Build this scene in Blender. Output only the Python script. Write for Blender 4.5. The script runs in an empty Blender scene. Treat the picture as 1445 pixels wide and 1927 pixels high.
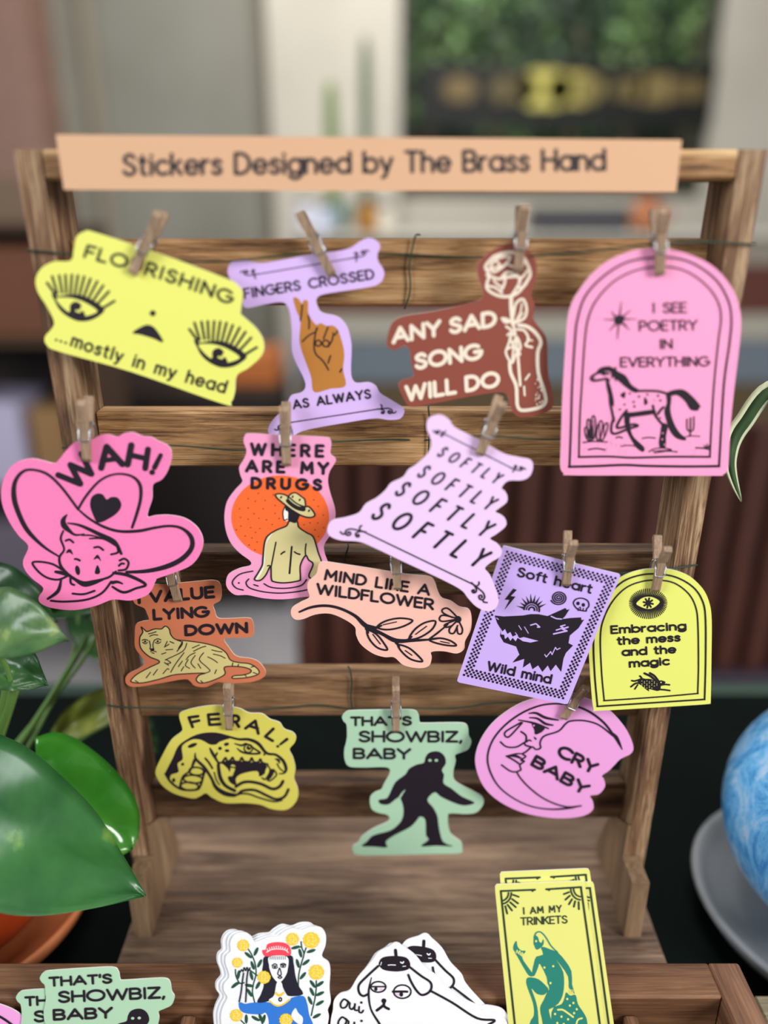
import bpy, math, random
from mathutils import Vector, Matrix
from mathutils.geometry import tessellate_polygon
random.seed(7)
SC = bpy.context.scene
COL = SC.collection
PI = math.pi

# ------------------------------------------------------------------ camera, world, lights, exposure
CX, CY, FPX = 722.5, 963.5, 1450.0
PITCH = math.radians(21.0)
TZ = 0.75                      # table top
BZ = TZ + 0.015                # top of the rack's base board
CAM = Vector((0, 0, BZ + 0.358))
FWD = Vector((0, math.cos(PITCH), -math.sin(PITCH)))
UPV = Vector((0, math.sin(PITCH), math.cos(PITCH)))

cam = bpy.data.cameras.new('camera')
co = bpy.data.objects.new('camera', cam)
COL.objects.link(co)
co.location = CAM
co.rotation_euler = (PI / 2 - PITCH, 0, 0)
cam.sensor_fit = 'HORIZONTAL'
cam.sensor_width = 24.0
cam.lens = 24.0 * FPX / 1445.0
cam.clip_start = 0.01
cam.clip_end = 60
cam.dof.use_dof = True
cam.dof.focus_distance = 0.356
cam.dof.aperture_fstop = cam.lens / 12.5
SC.camera = co

SC.view_settings.view_transform = 'Standard'
SC.view_settings.look = 'None'
SC.view_settings.gamma = 1.0
SC.view_settings.use_curve_mapping = False
SC.view_settings.exposure = 0.0

W = bpy.data.worlds.new('daylight')
SC.world = W
W.use_nodes = True
W.node_tree.nodes['Background'].inputs[0].default_value = (0.95, 0.97, 1.0, 1)
W.node_tree.nodes['Background'].inputs[1].default_value = 0.34


def area(name, loc, target, size, power, color, sy=None):
    d = bpy.data.lights.new(name, 'AREA')
    d.energy = power
    d.color = color
    d.shape = 'RECTANGLE'
    d.size = size
    d.size_y = sy or size
    o = bpy.data.objects.new(name, d)
    COL.objects.link(o)
    o.location = loc
    o.rotation_euler = (Vector(target) - Vector(loc)).to_track_quat('-Z', 'Y').to_euler()
    return o


area('window_daylight', (1.5, -0.75, 1.75), (0, 0.3, 0.95), 0.6, 44, (1.0, 0.97, 0.94), 0.9)
area('side_window_daylight', (-1.6, -0.7, 1.9), (0, 0.3, 0.95), 0.9, 30, (0.95, 0.98, 1.0), 1.0)
area('ceiling_lamp', (0.1, 0.75, 2.35), (0, 0.42, 0.9), 0.8, 16, (1.0, 0.97, 0.92))
area('ceiling_lamp', (0.0, 2.6, 2.7), (0, 3.6, 1.2), 1.6, 34, (1.0, 0.97, 0.92))
area('courtyard_fill', (0.9, 4.5, 3.3), (0.8, 5.1, 0.9), 1.2, 70, (0.97, 1.0, 0.95))  # added fill lamp that brightens the shrubs behind the window

# ------------------------------------------------------------------ pixel rays -> real planes
def ray(px, py):
    return FWD + Vector((1, 0, 0)) * ((px - CX) / FPX) - UPV * ((py - CY) / FPX)


def at(px, py, Y):
    r = ray(px, py)
    return CAM + r * (Y / r.y)


def atz(px, py, Z):
    r = ray(px, py)
    return CAM + r * ((Z - CAM.z) / r.z)


class Plane:
    def __init__(s, p, yaw=0, pitch=0):
        s.p = Vector(p)
        a, b = math.radians(yaw), math.radians(pitch)
        s.n = Vector((math.sin(a) * math.cos(b), -math.cos(a) * math.cos(b), math.sin(b)))

    def hit(s, px, py, off=0.0):
        r = ray(px, py)
        return CAM + r * ((s.p + s.n * off - CAM).dot(s.n) / r.dot(s.n))


# ------------------------------------------------------------------ materials
def lin(c):
    return tuple(((v / 255) / 12.92 if v / 255 <= .04045 else ((v / 255 + .055) / 1.055) ** 2.4) for v in c)


MATS = {}


def mat(rgb, rough=.55, name=None, metal=0, spec=.35, k=1.0):
    key = (tuple(rgb), rough, metal, spec, k)
    if key in MATS:
        return MATS[key]
    m = bpy.data.materials.new(name or 'paint')
    m.use_nodes = True
    b = m.node_tree.nodes['Principled BSDF']
    b.inputs['Base Color'].default_value = (*[v * k for v in lin(rgb)], 1)
    b.inputs['Roughness'].default_value = rough
    b.inputs['Metallic'].default_value = metal
    b.inputs['Specular IOR Level'].default_value = spec
    MATS[key] = m
    return m


def wood(name, dark, mid, light, axis=0, fine=1.0, rough=.62, contrast=1.0, patch=8.0):
    m = bpy.data.materials.new(name)
    m.use_nodes = True
    N, L = m.node_tree.nodes, m.node_tree.links
    b = N['Principled BSDF']
    tc = N.new('ShaderNodeTexCoord')
    mp = N.new('ShaderNodeMapping')
    sc = [950 * fine] * 3
    sc[axis] = 30 * fine
    mp.inputs['Scale'].default_value = sc
    L.new(tc.outputs['Object'], mp.inputs['Vector'])
    n1 = N.new('ShaderNodeTexNoise')
    n1.inputs['Scale'].default_value = 1.0
    n1.inputs['Detail'].default_value = 6
    n1.inputs['Roughness'].default_value = .72
    n1.inputs['Distortion'].default_value = 1.4
    L.new(mp.outputs[0], n1.inputs['Vector'])
    mp2 = N.new('ShaderNodeMapping')
    sc2 = [patch * 12] * 3
    sc2[axis] = patch
    mp2.inputs['Scale'].default_value = sc2
    L.new(tc.outputs['Object'], mp2.inputs['Vector'])
    n2 = N.new('ShaderNodeTexNoise')
    n2.inputs['Scale'].default_value = 1.0
    n2.inputs['Detail'].default_value = 3
    n2.inputs['Distortion'].default_value = 1.2
    L.new(mp2.outputs[0], n2.inputs['Vector'])
    mx = N.new('ShaderNodeMath')
    mx.operation = 'MULTIPLY_ADD'
    L.new(n2.outputs['Fac'], mx.inputs[0])
    mx.inputs[1].default_value = 1.1 * contrast
    ad = N.new('ShaderNodeMath')
    ad.operation = 'MULTIPLY_ADD'
    L.new(n1.outputs['Fac'], ad.inputs[0])
    ad.inputs[1].default_value = 1.25 * contrast
    ad.inputs[2].default_value = .5 - 1.175 * contrast
    L.new(ad.outputs[0], mx.inputs[2])
    cr = N.new('ShaderNodeValToRGB')
    e = cr.color_ramp.elements
    e[0].position, e[0].color = .22, (*lin(dark), 1)
    e[1].position, e[1].color = .82, (*lin(light), 1)
    x = e.new(.5)
    x.color = (*lin(mid), 1)
    L.new(mx.outputs[0], cr.inputs['Fac'])
    L.new(cr.outputs[0], b.inputs['Base Color'])
    b.inputs['Roughness'].default_value = rough
    b.inputs['Specular IOR Level'].default_value = .3
    bp = N.new('ShaderNodeBump')
    bp.inputs['Strength'].default_value = .35
    bp.inputs['Distance'].default_value = .0006
    L.new(n1.outputs['Fac'], bp.inputs['Height'])
    L.new(bp.outputs[0], b.inputs['Normal'])
    return m


def mottled(name, c1, c2, c3=None, scale=20, rough=.5, stretch=(1, 1, 1), lo=.35, hi=.65, spec=.35, distortion=.3):
    m = bpy.data.materials.new(name)
    m.use_nodes = True
    N, L = m.node_tree.nodes, m.node_tree.links
    b = N['Principled BSDF']
    tc = N.new('ShaderNodeTexCoord')
    mp = N.new('ShaderNodeMapping')
    mp.inputs['Scale'].default_value = stretch
    L.new(tc.outputs['Object'], mp.inputs['Vector'])
    n = N.new('ShaderNodeTexNoise')
    n.inputs['Scale'].default_value = scale
    n.inputs['Detail'].default_value = 5
    n.inputs['Distortion'].default_value = distortion
    L.new(mp.outputs[0], n.inputs['Vector'])
    cr = N.new('ShaderNodeValToRGB')
    e = cr.color_ramp.elements
    e[0].position, e[0].color = lo, (*lin(c1), 1)
    e[1].position, e[1].color = hi, (*lin(c2), 1)
    if c3:
        x = e.new(min(.98, hi + .1))
        x.color = (*lin(c3), 1)
    L.new(n.outputs['Fac'], cr.inputs['Fac'])
    L.new(cr.outputs[0], b.inputs['Base Color'])
    b.inputs['Roughness'].default_value = rough
    b.inputs['Specular IOR Level'].default_value = spec
    return m


# ------------------------------------------------------------------ objects
def tag(o, label=None, cat=None, group=None, kind=None):
    if label: o['label'] = label
    if cat: o['category'] = cat
    if group: o['group'] = group
    if kind: o['kind'] = kind
    return o


def empty(name, loc):
    o = bpy.data.objects.new(name, None)
    o.empty_display_size = .01
    COL.objects.link(o)
    o.location = loc
    return o


def wloc(o):
    v = Vector(o.location)
    while o.parent:
        o = o.parent
        v += Vector(o.location)
    return v


class MB:
    """collects verts/faces in world space, links them as ONE mesh object"""
    def __init__(s):
        s.v, s.f, s.mi, s.mats, s.sm = [], [], [], [], []

    def m(s, material):
        if material not in s.mats:
            s.mats.append(material)
        return s.mats.index(material)

    def add(s, verts, faces, material, smooth=False):
        o = len(s.v)
        i = s.m(material)
        s.v += [Vector(v) for v in verts]
        for f in faces:
            s.f.append([o + k for k in f])
            s.mi.append(i)
            s.sm.append(smooth)

    def box(s, lo, hi, material, bev=0.0):
        (x0, y0, z0), (x1, y1, z1) = lo, hi
        b = min(bev, (x1 - x0) / 3, (y1 - y0) / 3, (z1 - z0) / 3)
        if b <= 0:
            v = [(x, y, z) for x in (x0, x1) for y in (y0, y1) for z in (z0, z1)]
            s.add(v, [(0, 1, 3, 2), (4, 6, 7, 5), (0, 4, 5, 1), (2, 3, 7, 6), (0, 2, 6, 4), (1, 5, 7, 3)], material)
            return
        V, idx = [], {}
        for ix, X in enumerate((x0, x1)):
            for iy, Yy in enumerate((y0, y1)):
                for iz, Z in enumerate((z0, z1)):
                    sx, sy, sz = (1 if ix == 0 else -1), (1 if iy == 0 else -1), (1 if iz == 0 else -1)
                    for a in range(3):
                        p = [X + sx * b, Yy + sy * b, Z + sz * b]
                        p[a] = (X, Yy, Z)[a]
                        idx[(ix, iy, iz, a)] = len(V)
                        V.append(p)
        F = []
        for a in range(3):
            o1, o2 = [k for k in range(3) if k != a]
            for side in (0, 1):
                q = []
                for (u, w) in ((0, 0), (1, 0), (1, 1), (0, 1)):
                    c = [0, 0, 0]
                    c[a], c[o1], c[o2] = side, u, w
                    q.append(idx[(*c, a)])
                F.append(q)
            for u in (0, 1):
                for w in (0, 1):
                    q = []
                    for e, ax in ((0, o1), (1, o1), (1, o2), (0, o2)):
                        c = [0, 0, 0]
                        c[a], c[o1], c[o2] = e, u, w
                        q.append(idx[(*c, ax)])
                    F.append(q)
        for c in [(i, j, k) for i in (0, 1) for j in (0, 1) for k in (0, 1)]:
            F.append([idx[(*c, 0)], idx[(*c, 1)], idx[(*c, 2)]])
        s.add(V, F, material)

    def prism(s, poly, d, material):
        """polygon of world points extruded by vector d"""
        n = len(poly)
        d = Vector(d)
        P = [Vector(p) for p in poly]
        s.add(P + [p + d for p in P],
              [list(range(n)), list(range(2 * n - 1, n - 1, -1))] + [[i, n + i, n + (i + 1) % n, (i + 1) % n] for i in range(n)], material)

    def tube(s, pts, r, material, n=8, closed=False, cap=True):
        P = [Vector(p) for p in pts]
        R = r if isinstance(r, (list, tuple)) else [r] * len(P)
        V, F = [], []
        prev = None
        for i, p in enumerate(P):
            a = P[i - 1] if i else (P[-1] if closed else p)
            c = P[i + 1] if i < len(P) - 1 else (P[0] if closed else p)
            t = (c - a).normalized()
            if prev is None:
                u = t.orthogonal().normalized()
            else:
                u = (prev - t * prev.dot(t))
                u = u.normalized() if u.length > 1e-9 else t.orthogonal().normalized()
            prev = u
            w = t.cross(u)
            for k in range(n):
                an = 2 * PI * k / n
                V.append(p + (u * math.cos(an) + w * math.sin(an)) * R[i])
        m = len(P)
        for i in range(m if closed else m - 1):
            j = (i + 1) % m
            for k in range(n):
                l = (k + 1) % n
                F.append((i * n + k, i * n + l, j * n + l, j * n + k))
        if cap and not closed:
            F.append(list(range(n))[::-1])
            F.append([(m - 1) * n + k for k in range(n)])
        s.add(V, F, material, True)

    def lathe(s, c, prof, material, n=48):
        """prof: (radius, z) pairs; c: centre of the base"""
        V, F = [], []
        c = Vector(c)
        for (r, z) in prof:
            for k in range(n):
                a = 2 * PI * k / n
                V.append(c + Vector((r * math.cos(a), r * math.sin(a), z)))
        for i in range(len(prof) - 1):
            for k in range(n):
                l = (k + 1) % n
                F.append((i * n + k, i * n + l, (i + 1) * n + l, (i + 1) * n + k))
        if prof[0][0] > 1e-6: F.append([k for k in range(n)][::-1])
        if prof[-1][0] > 1e-6: F.append([(len(prof) - 1) * n + k for k in range(n)])
        s.add(V, F, material, True)

    def build(s, name, parent=None, origin=None):
        if not s.v:
            return None
        lo = Vector([min(v[i] for v in s.v) for i in range(3)])
        hi = Vector([max(v[i] for v in s.v) for i in range(3)])
        c = Vector(origin) if origin is not None else (lo + hi) / 2
        me = bpy.data.meshes.new(name)
        me.from_pydata([tuple(v - c) for v in s.v], [], s.f)
        for m_ in s.mats: me.materials.append(m_)
        me.polygons.foreach_set('material_index', s.mi)
        me.polygons.foreach_set('use_smooth', s.sm)
        me.update()
        o = bpy.data.objects.new(name, me)
        COL.objects.link(o)
        if parent:
            o.parent = parent
            o.location = c - wloc(parent)
        else:
            o.location = c
        return o


# ------------------------------------------------------------------ 2-D drawing
def spline(pts, closed=False, k=6):
    """Catmull-Rom through the points (extra columns are interpolated too)"""
    n = len(pts)
    if n < 3:
        return [tuple(p) for p in pts]
    out = []
    rng = range(n if closed else n - 1)
    for i in rng:
        if closed:
            p0, p1, p2, p3 = pts[i - 1], pts[i], pts[(i + 1) % n], pts[(i + 2) % n]
        else:
            p0, p1, p2, p3 = pts[max(i - 1, 0)], pts[i], pts[i + 1], pts[min(i + 2, n - 1)]
        for j in range(k):
            t = j / k
            out.append(tuple(.5 * ((2 * b) + (-a + c) * t + (2 * a - 5 * b + 4 * c - d) * t * t + (-a + 3 * b - 3 * c + d) * t ** 3)
                             for a, b, c, d in zip(p0, p1, p2, p3)))
    if not closed:
        out.append(tuple(pts[-1]))
    return out


def arc(cx, cy, rx, ry, a0, a1, n=14):
    return [(cx + rx * math.cos(math.radians(a0 + (a1 - a0) * i / n)), cy + ry * math.sin(math.radians(a0 + (a1 - a0) * i / n))) for i in range(n + 1)]


def ribbons(pts, w, closed=False):
    """list of polygons (each a list of 2-D points) that cover a stroke of width w, round ends"""
    P = []
    for p in pts:
        if not P or (abs(p[0] - P[-1][0]) + abs(p[1] - P[-1][1])) > 1e-6:
            P.append(p)
    Wd = [(p[2] if len(p) > 2 else w) for p in P]
    P = [Vector((p[0], p[1])) for p in P]
    polys = []
    if len(P) < 2:
        return polys
    if closed:
        P.append(P[0].copy()); Wd.append(Wd[0])
    segs, cur = [], [0]
    for i in range(1, len(P)):
        cur.append(i)
        if i < len(P) - 1:
            a, b = (P[i] - P[i - 1]), (P[i + 1] - P[i])
            if a.length > 0 and b.length > 0 and a.normalized().dot(b.normalized()) < .72:
                segs.append(cur); cur = [i]
                polys.append([(P[i].x + Wd[i] / 2 * math.cos(t * PI / 5), P[i].y + Wd[i] / 2 * math.sin(t * PI / 5)) for t in range(10)])
    segs.append(cur)
    for sg in segs:
        Lf, Rt = [], []
        for q, i in enumerate(sg):
            d1 = (P[i] - P[sg[q - 1]]).normalized() if q else None
            d2 = (P[sg[q + 1]] - P[i]).normalized() if q < len(sg) - 1 else None
            d = ((d1 or d2) + (d2 or d1)).normalized()
            c = 1.0 / max(.6, d.dot(d1 or d2))
            nrm = Vector((-d.y, d.x)) * (Wd[i] / 2 * c)
            Lf.append(P[i] + nrm); Rt.append(P[i] - nrm)
        for q in range(len(sg) - 1):
            polys.append([tuple(Lf[q]), tuple(Lf[q + 1]), tuple(Rt[q + 1]), tuple(Rt[q])])
    if not closed:
        for i, j in ((0, 1), (len(P) - 1, len(P) - 2)):
            if Wd[i] < .01: continue
            d = (P[i] - P[j]).normalized()
            a = math.atan2(d.y, d.x)
            polys.append([(P[i].x + Wd[i] / 2 * math.cos(a - PI / 2 + PI * t / 6), P[i].y + Wd[i] / 2 * math.sin(a - PI / 2 + PI * t / 6)) for t in range(7)])
    return polys


# stroke alphabet, cap height 1, x height XH, y up
XH = .68
def _o(cx=.0, cy=.0, rx=.4, ry=.5): return arc(cx, cy, rx, ry, 90, 450, 28)
r_ = XH / 2
G = {
 'A': (.86, [[(0, 0), (.43, 1), (.86, 0)], [(.15, .32), (.71, .32)]]),
 'B': (.62, [[(0, 0), (0, 1), (.34, 1)] + arc(.34, .76, .24, .24, 90, -90) + [(0, .52)], [(.34, .52)] + arc(.36, .26, .26, .26, 90, -90) + [(0, 0)]]),
 'C': (.84, [arc(.5, .5, .5, .5, 48, 312, 26)]),
 'D': (.74, [[(0, 0), (0, 1), (.26, 1)] + arc(.26, .5, .48, .5, 90, -90, 20) + [(0, 0)]]),
 'E': (.54, [[(.54, 1), (0, 1), (0, 0), (.54, 0)], [(0, .52), (.48, .52)]]),
 'F': (.52, [[(.52, 1), (0, 1), (0, 0)], [(0, .5), (.45, .5)]]),
 'G': (.92, [arc(.5, .5, .5, .5, 50, 360, 28) + [(.6, .5)]]),
 'H': (.7, [[(0, 0), (0, 1)], [(.7, 0), (.7, 1)], [(0, .52), (.7, .52)]]),
 'I': (.1, [[(.05, 0), (.05, 1)]]),
 'K': (.62, [[(0, 0), (0, 1)], [(.6, 1), (0, .42)], [(.2, .6), (.62, 0)]]),
 'L': (.5, [[(0, 1), (0, 0), (.5, 0)]]),
 'M': (.88, [[(0, 0), (.06, 1), (.44, .3), (.82, 1), (.88, 0)]]),
 'N': (.72, [[(0, 0), (0, 1), (.72, 0), (.72, 1)]]),
 'O': (1.0, [_o(.5, .5, .5, .5)]),
 'P': (.58, [[(0, 0), (0, 1), (.3, 1)] + arc(.3, .72, .28, .28, 90, -90) + [(0, .44)]]),
 'R': (.62, [[(0, 0), (0, 1), (.3, 1)] + arc(.32, .73, .27, .27, 90, -90) + [(0, .46)], [(.28, .46), (.62, 0)]]),
 'S': (.6, [spline([(.55, .84), (.42, .97), (.24, .99), (.06, .87), (.06, .68), (.24, .55), (.42, .46), (.57, .32), (.54, .12), (.34, .0), (.14, .03), (.01, .17)], k=4)]),
 'T': (.64, [[(0, 1), (.64, 1)], [(.32, 1), (.32, 0)]]),
 'U': (.68, [[(0, 1), (0, .34)] + arc(.34, .34, .34, .34, 180, 360, 16) + [(.68, 1)]]),
 'V': (.78, [[(0, 1), (.39, 0), (.78, 1)]]),
 'W': (1.16, [[(0, 1), (.29, 0), (.58, .95), (.87, 0), (1.16, 1)]]),
 'Y': (.74, [[(0, 1), (.37, .48), (.74, 1)], [(.37, .48), (.37, 0)]]),
 'Z': (.64, [[(0, 1), (.64, 1), (0, 0), (.64, 0)]]),
 'a': (.66, [_o(r_, r_, r_, r_), [(.66, XH), (.66, 0)]]),
 'b': (.66, [_o(r_, r_, r_, r_), [(0, 1), (0, 0)]]),
 'c': (.58, [arc(r_, r_, r_, r_, 50, 310, 22)]),
 'd': (.67, [_o(r_, r_, r_, r_), [(.67, 1), (.67, 0)]]),
 'e': (.66, [[(.02, r_), (.66, r_)] + arc(r_, r_, r_ - .01, r_, 0, 318, 26)]),
 'f': (.36, [arc(.36, .8, .2, .2, 80, 180, 8) + [(.16, 0)], [(0, XH), (.36, XH)]]),
 'g': (.66, [_o(r_, r_, r_, r_), [(.66, XH), (.66, .02)] + arc(r_ - .01, .02, r_, .3, 0, -150, 12)]),
 'h': (.54, [[(0, 0), (0, 1)], [(0, .38)] + arc(.27, .4, .27, .28, 180, 0, 12) + [(.54, 0)]]),
 'i': (.06, [[(.03, 0), (.03, XH)], [(.03, .92), (.031, .94)]]),
 'k': (.5, [[(0, 0), (0, 1)], [(.46, XH), (0, .28)], [(.16, .42), (.5, 0)]]),
 'l': (.06, [[(.03, 0), (.03, 1)]]),
 'm': (.9, [[(0, 0), (0, XH)], [(0, .42)] + arc(.225, .44, .225, .24, 180, 0, 10) + [(.45, 0)], [(.45, .42)] + arc(.675, .44, .225, .24, 180, 0, 10) + [(.9, 0)]]),
 'n': (.54, [[(0, 0), (0, XH)], [(0, .38)] + arc(.27, .4, .27, .28, 180, 0, 12) + [(.54, 0)]]),
 'o': (XH, [_o(r_, r_, r_, r_)]),
 'r': (.32, [[(0, 0), (0, XH)], [(0, .36)] + arc(.3, .36, .3, .31, 180, 88, 8)]),
 's': (.44, [spline([(.42, .57), (.3, .67), (.15, .67), (.04, .58), (.06, .44), (.2, .37), (.34, .3), (.42, .19), (.38, .07), (.24, .0), (.1, .02), (0, .1)], k=4)]),
 't': (.36, [[(.14, .92), (.14, .14)] + arc(.3, .16, .16, .16, 180, 280, 6), [(0, XH), (.34, XH)]]),
 'u': (.54, [[(0, XH), (0, .27)] + arc(.27, .27, .27, .27, 180, 360, 12) + [(.54, XH)]]),
 'y': (.56, [[(0, XH), (.29, .02)], [(.56, XH), (.22, -.2), (.08, -.28)]]),
 "'": (.02, [[(.02, 1.02), (0, .76)]]),
 ',': (.06, [[(.06, .06), (0, -.14)]]),
 '.': (.03, [[(.015, .03), (.016, .05)]]),
}


class Drawing:
    """a flat printed thing: die-cut paper plus inked layers, all lying in one plane of the place"""
    TH = .0005

    def __init__(s, plane, crop):
        s.pl = plane
        s.x0, s.y0, s.k = crop
        s.parts = {}
        s.cur = ('illustration', 0)
        s.nt = 0
        s.cnt = 0

    def px(s, p): return (s.x0 + p[0] * s.k, s.y0 + p[1] * s.k)

    def part(s, name, i=0): s.cur = (name, i)

    def key(s, kind): return s.cur if kind == 'illustration' else (kind if isinstance(kind, tuple) else (kind, 0))

    def paper(s, name, pts, rgb, label, cat='sticker', group='stickers hanging on the rack', smooth=True, edge=(246, 244, 240), rough=.5):
        lp = spline(pts, True, 5) if smooth else pts
        P = [s.pl.hit(*s.px(p)) for p in lp]
        n = len(P)
        B = [p - s.pl.n * s.TH for p in P]
        mb = MB()
        tri = tessellate_polygon([[Vector((*s.px(p), 0)) for p in lp]])
        m = mat(rgb, rough, 'sticker_paper', k=PK)
        w = mat(edge, .7, 'paper_edge', k=PK)
        mb.add(P, [tuple(t) for t in tri], m)
        mb.add(B, [tuple(reversed(t)) for t in tri], w)
        mb.add(P + B, [(i, n + i, n + (i + 1) % n, (i + 1) % n) for i in range(n)], w)
        s.root = mb.build(name)
        tag(s.root, label, cat, group)
        return s

    def poly(s, rgb, pts, layer, kind):
        """pts in crop units -> one face on the plane"""
        s.cnt += 1
        off = layer * .00005 + (s.cnt % 20) * .0000018
        mb = s.parts.setdefault(s.key(kind), MB())
        mb.add([s.pl.hit(*s.px(p), off) for p in pts], [list(range(len(pts)))], mat(rgb, .5, 'ink', k=PK))

    def fill(s, rgb, pts, layer=1, kind='illustration', smooth=True, holes=(), k=5):
        s.cnt += 1
        off = layer * .00005 + (s.cnt % 20) * .0000018
        loops = [spline(l, True, k) if smooth else list(l) for l in (pts, *holes)]
        tri = tessellate_polygon([[Vector((p[0], p[1], 0)) for p in l] for l in loops])
        flat = [p for l in loops for p in l]
        mb = s.parts.setdefault(s.key(kind), MB())
        mb.add([s.pl.hit(*s.px(p), off) for p in flat], [tuple(t) for t in tri], mat(rgb, .5, 'ink', k=PK))

    def line(s, rgb, pts, w, layer=3, kind='illustration', smooth=True, closed=False):
        q = spline(pts, closed, 5) if smooth and len(pts) > 2 else list(pts)
        w *= LK
        q = [(p[0], p[1], p[2] * LK) if len(p) > 2 else p for p in q]
        for pg in ribbons(q, w, closed):
            s.poly(rgb, pg, layer, kind)

    def dot(s, rgb, x, y, r, layer=3, ry=None, ang=0, n=14, kind='illustration'):
        ca, sa = math.cos(math.radians(ang)), math.sin(math.radians(ang))
        ry = ry or r
        s.poly(rgb, [(x + r * math.cos(t) * ca - ry * math.sin(t) * sa, y + r * math.cos(t) * sa + ry * math.sin(t) * ca)
                     for t in [2 * PI * i / n for i in range(n)]], layer, kind)

    def ring(s, rgb, x, y, rx, ry, w, ang=0, layer=3, n=22):
        ca, sa = math.cos(math.radians(ang)), math.sin(math.radians(ang))
        s.line(rgb, [(x + rx * math.cos(t) * ca - ry * math.sin(t) * sa, y + rx * math.cos(t) * sa + ry * math.sin(t) * ca)
                     for t in [2 * PI * i / n for i in range(n)]], w, layer, smooth=False, closed=True)

    def text(s, txt, p0, p1, h, w, rgb, layer=4, up=None, gap=.2, space=.42, kind='lettering', bow=0):
        a, b = Vector(p0), Vector(p1)
        d = (b - a)
        L = d.length
        d = d / L
        u = Vector(up).normalized() * Vector(up).length if up else Vector((d.y, -d.x)) * h
        if u.y > 0 and not up: u = -u
        gap += .9 * w / h
        s.nt += 1
        kind = (kind, s.nt)
        tot = 0
        for i, c in enumerate(txt):
            tot += space if c == ' ' else G[c][0]
            if i < len(txt) - 1: tot += gap
        sx = (L - w) / tot
        uh = u * ((u.length - w) / u.length)
        o = a + d * (w / 2) + u.normalized() * (w / 2)
        x = 0
        for c in txt:
            if c == ' ':
                x += space + gap
                continue
            gw, st = G[c]
            for pl in st:
                pts = []
                for (gx, gy) in pl:
                    q = (x + gx) / tot
                    v = o + d * ((x + gx) * sx) + uh * gy + Vector((-d.y, d.x)) * (-bow * (1 - (2 * q - 1) ** 2))
                    pts.append(tuple(v))
                for pg in ribbons(pts, w):
                    s.poly(rgb, pg, layer, kind)
            x += gw + gap

    def scroll(s, rgb, x, y, ang, k, w, flip=1):
        """small curled flourish that grows from (x, y)"""
        def T(p):
            a = math.radians(ang)
            px, py = p[0] * k, p[1] * k * flip
            return (x + px * math.cos(a) - py * math.sin(a), y + px * math.sin(a) + py * math.cos(a))
        s.line(rgb, [T(p) for p in [(-20, 0), (5, 2), (16, -6), (18, -22), (10, -30)]], w)
        s.line(rgb, [T(p) for p in [(0, 2), (20, 8), (34, 22), (26, 38), (12, 34), (16, 24), (24, 28)]], w)
        s.line(rgb, [T(p) for p in [(10, 2), (40, 0), (70, 2), (92, 16), (92, 34), (76, 42), (62, 32), (68, 20), (80, 24), (78, 30)]], w)
        s.line(rgb, [T(p) for p in [(92, 34), (106, 40), (122, 30)]], w)
        s.dot(rgb, *T((46, 0)), 5 * k)

    def done(s):
        for kd, mb in s.parts.items():
            mb.build(kd[0], s.root)
        return s.root


PK = .955
LK = 1.27
INK = (36, 28, 38)
# ------------------------------------------------------------------ the room
M_plaster = mottled('plaster', (150, 149, 136), (160, 158, 146), scale=3, rough=.9)
M_cream = mottled('cream_plaster', (202, 196, 182), (212, 206, 192), scale=3, rough=.9)
M_floor = mottled('concrete_floor', (160, 156, 160), (178, 174, 176), scale=4, rough=.7)
M_door = mottled('door_paint', (140, 138, 126), (150, 149, 138), scale=2, rough=.6)
YW = 4.0


def xx(px, py, Y): return at(px, py, Y).x
def zz(py, Y): return at(722, py, Y).z


mb = MB(); mb.box((-4.5, -2.2, -.05), (4.5, 7.0, 0), M_floor); tag(mb.build('floor'), kind='structure')
wl, wr = xx(752, 200, YW), xx(1352, 150, YW)
wz = zz(372, YW)
mb = MB()
mb.box((-4.5, YW, 0), (wl, YW + .2, 3.2), M_plaster)
mb.box((wr, YW, 0), (4.5, YW + .2, 3.2), M_cream)
mb.box((wl, YW, 0), (wr, YW + .2, wz), M_cream)
mb.box((wl, YW, 2.75), (wr, YW + .2, 3.2), M_cream)
tag(mb.build('wall_back'), kind='structure')
# pier between the panel and the window
mb = MB(); mb.box((xx(505, 200, YW - .12), YW - .12, 0), (wl, YW, 3.2), M_cream, .01); tag(mb.build('trim_1'), kind='structure')
# left jamb of the grey door
mb = MB(); mb.box((xx(168, 200, YW - .05), YW - .05, 0), (xx(192, 200, YW - .05), YW, 3.2), mat((158, 150, 132), .8), .004); tag(mb.build('trim_2'), kind='structure')
d1 = empty('door_1', ((xx(194, 200, YW) + xx(484, 200, YW)) / 2, YW, 0)); tag(d1, kind='structure')
mb = MB(); mb.box((xx(194, 200, YW - .04), YW - .04, .01), (xx(484, 200, YW - .04), YW - .001, 3.1), M_door, .006); mb.build('door_leaf', d1)
mb = MB(); mb.box((xx(484, 200, YW - .05), YW - .05, 0), (xx(503, 200, YW - .05), YW, 3.2), mat((128, 122, 108), .8), .004); mb.build('door_edge_shadow', d1)  # dark strip standing in for the shadow along the door's right edge
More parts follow.
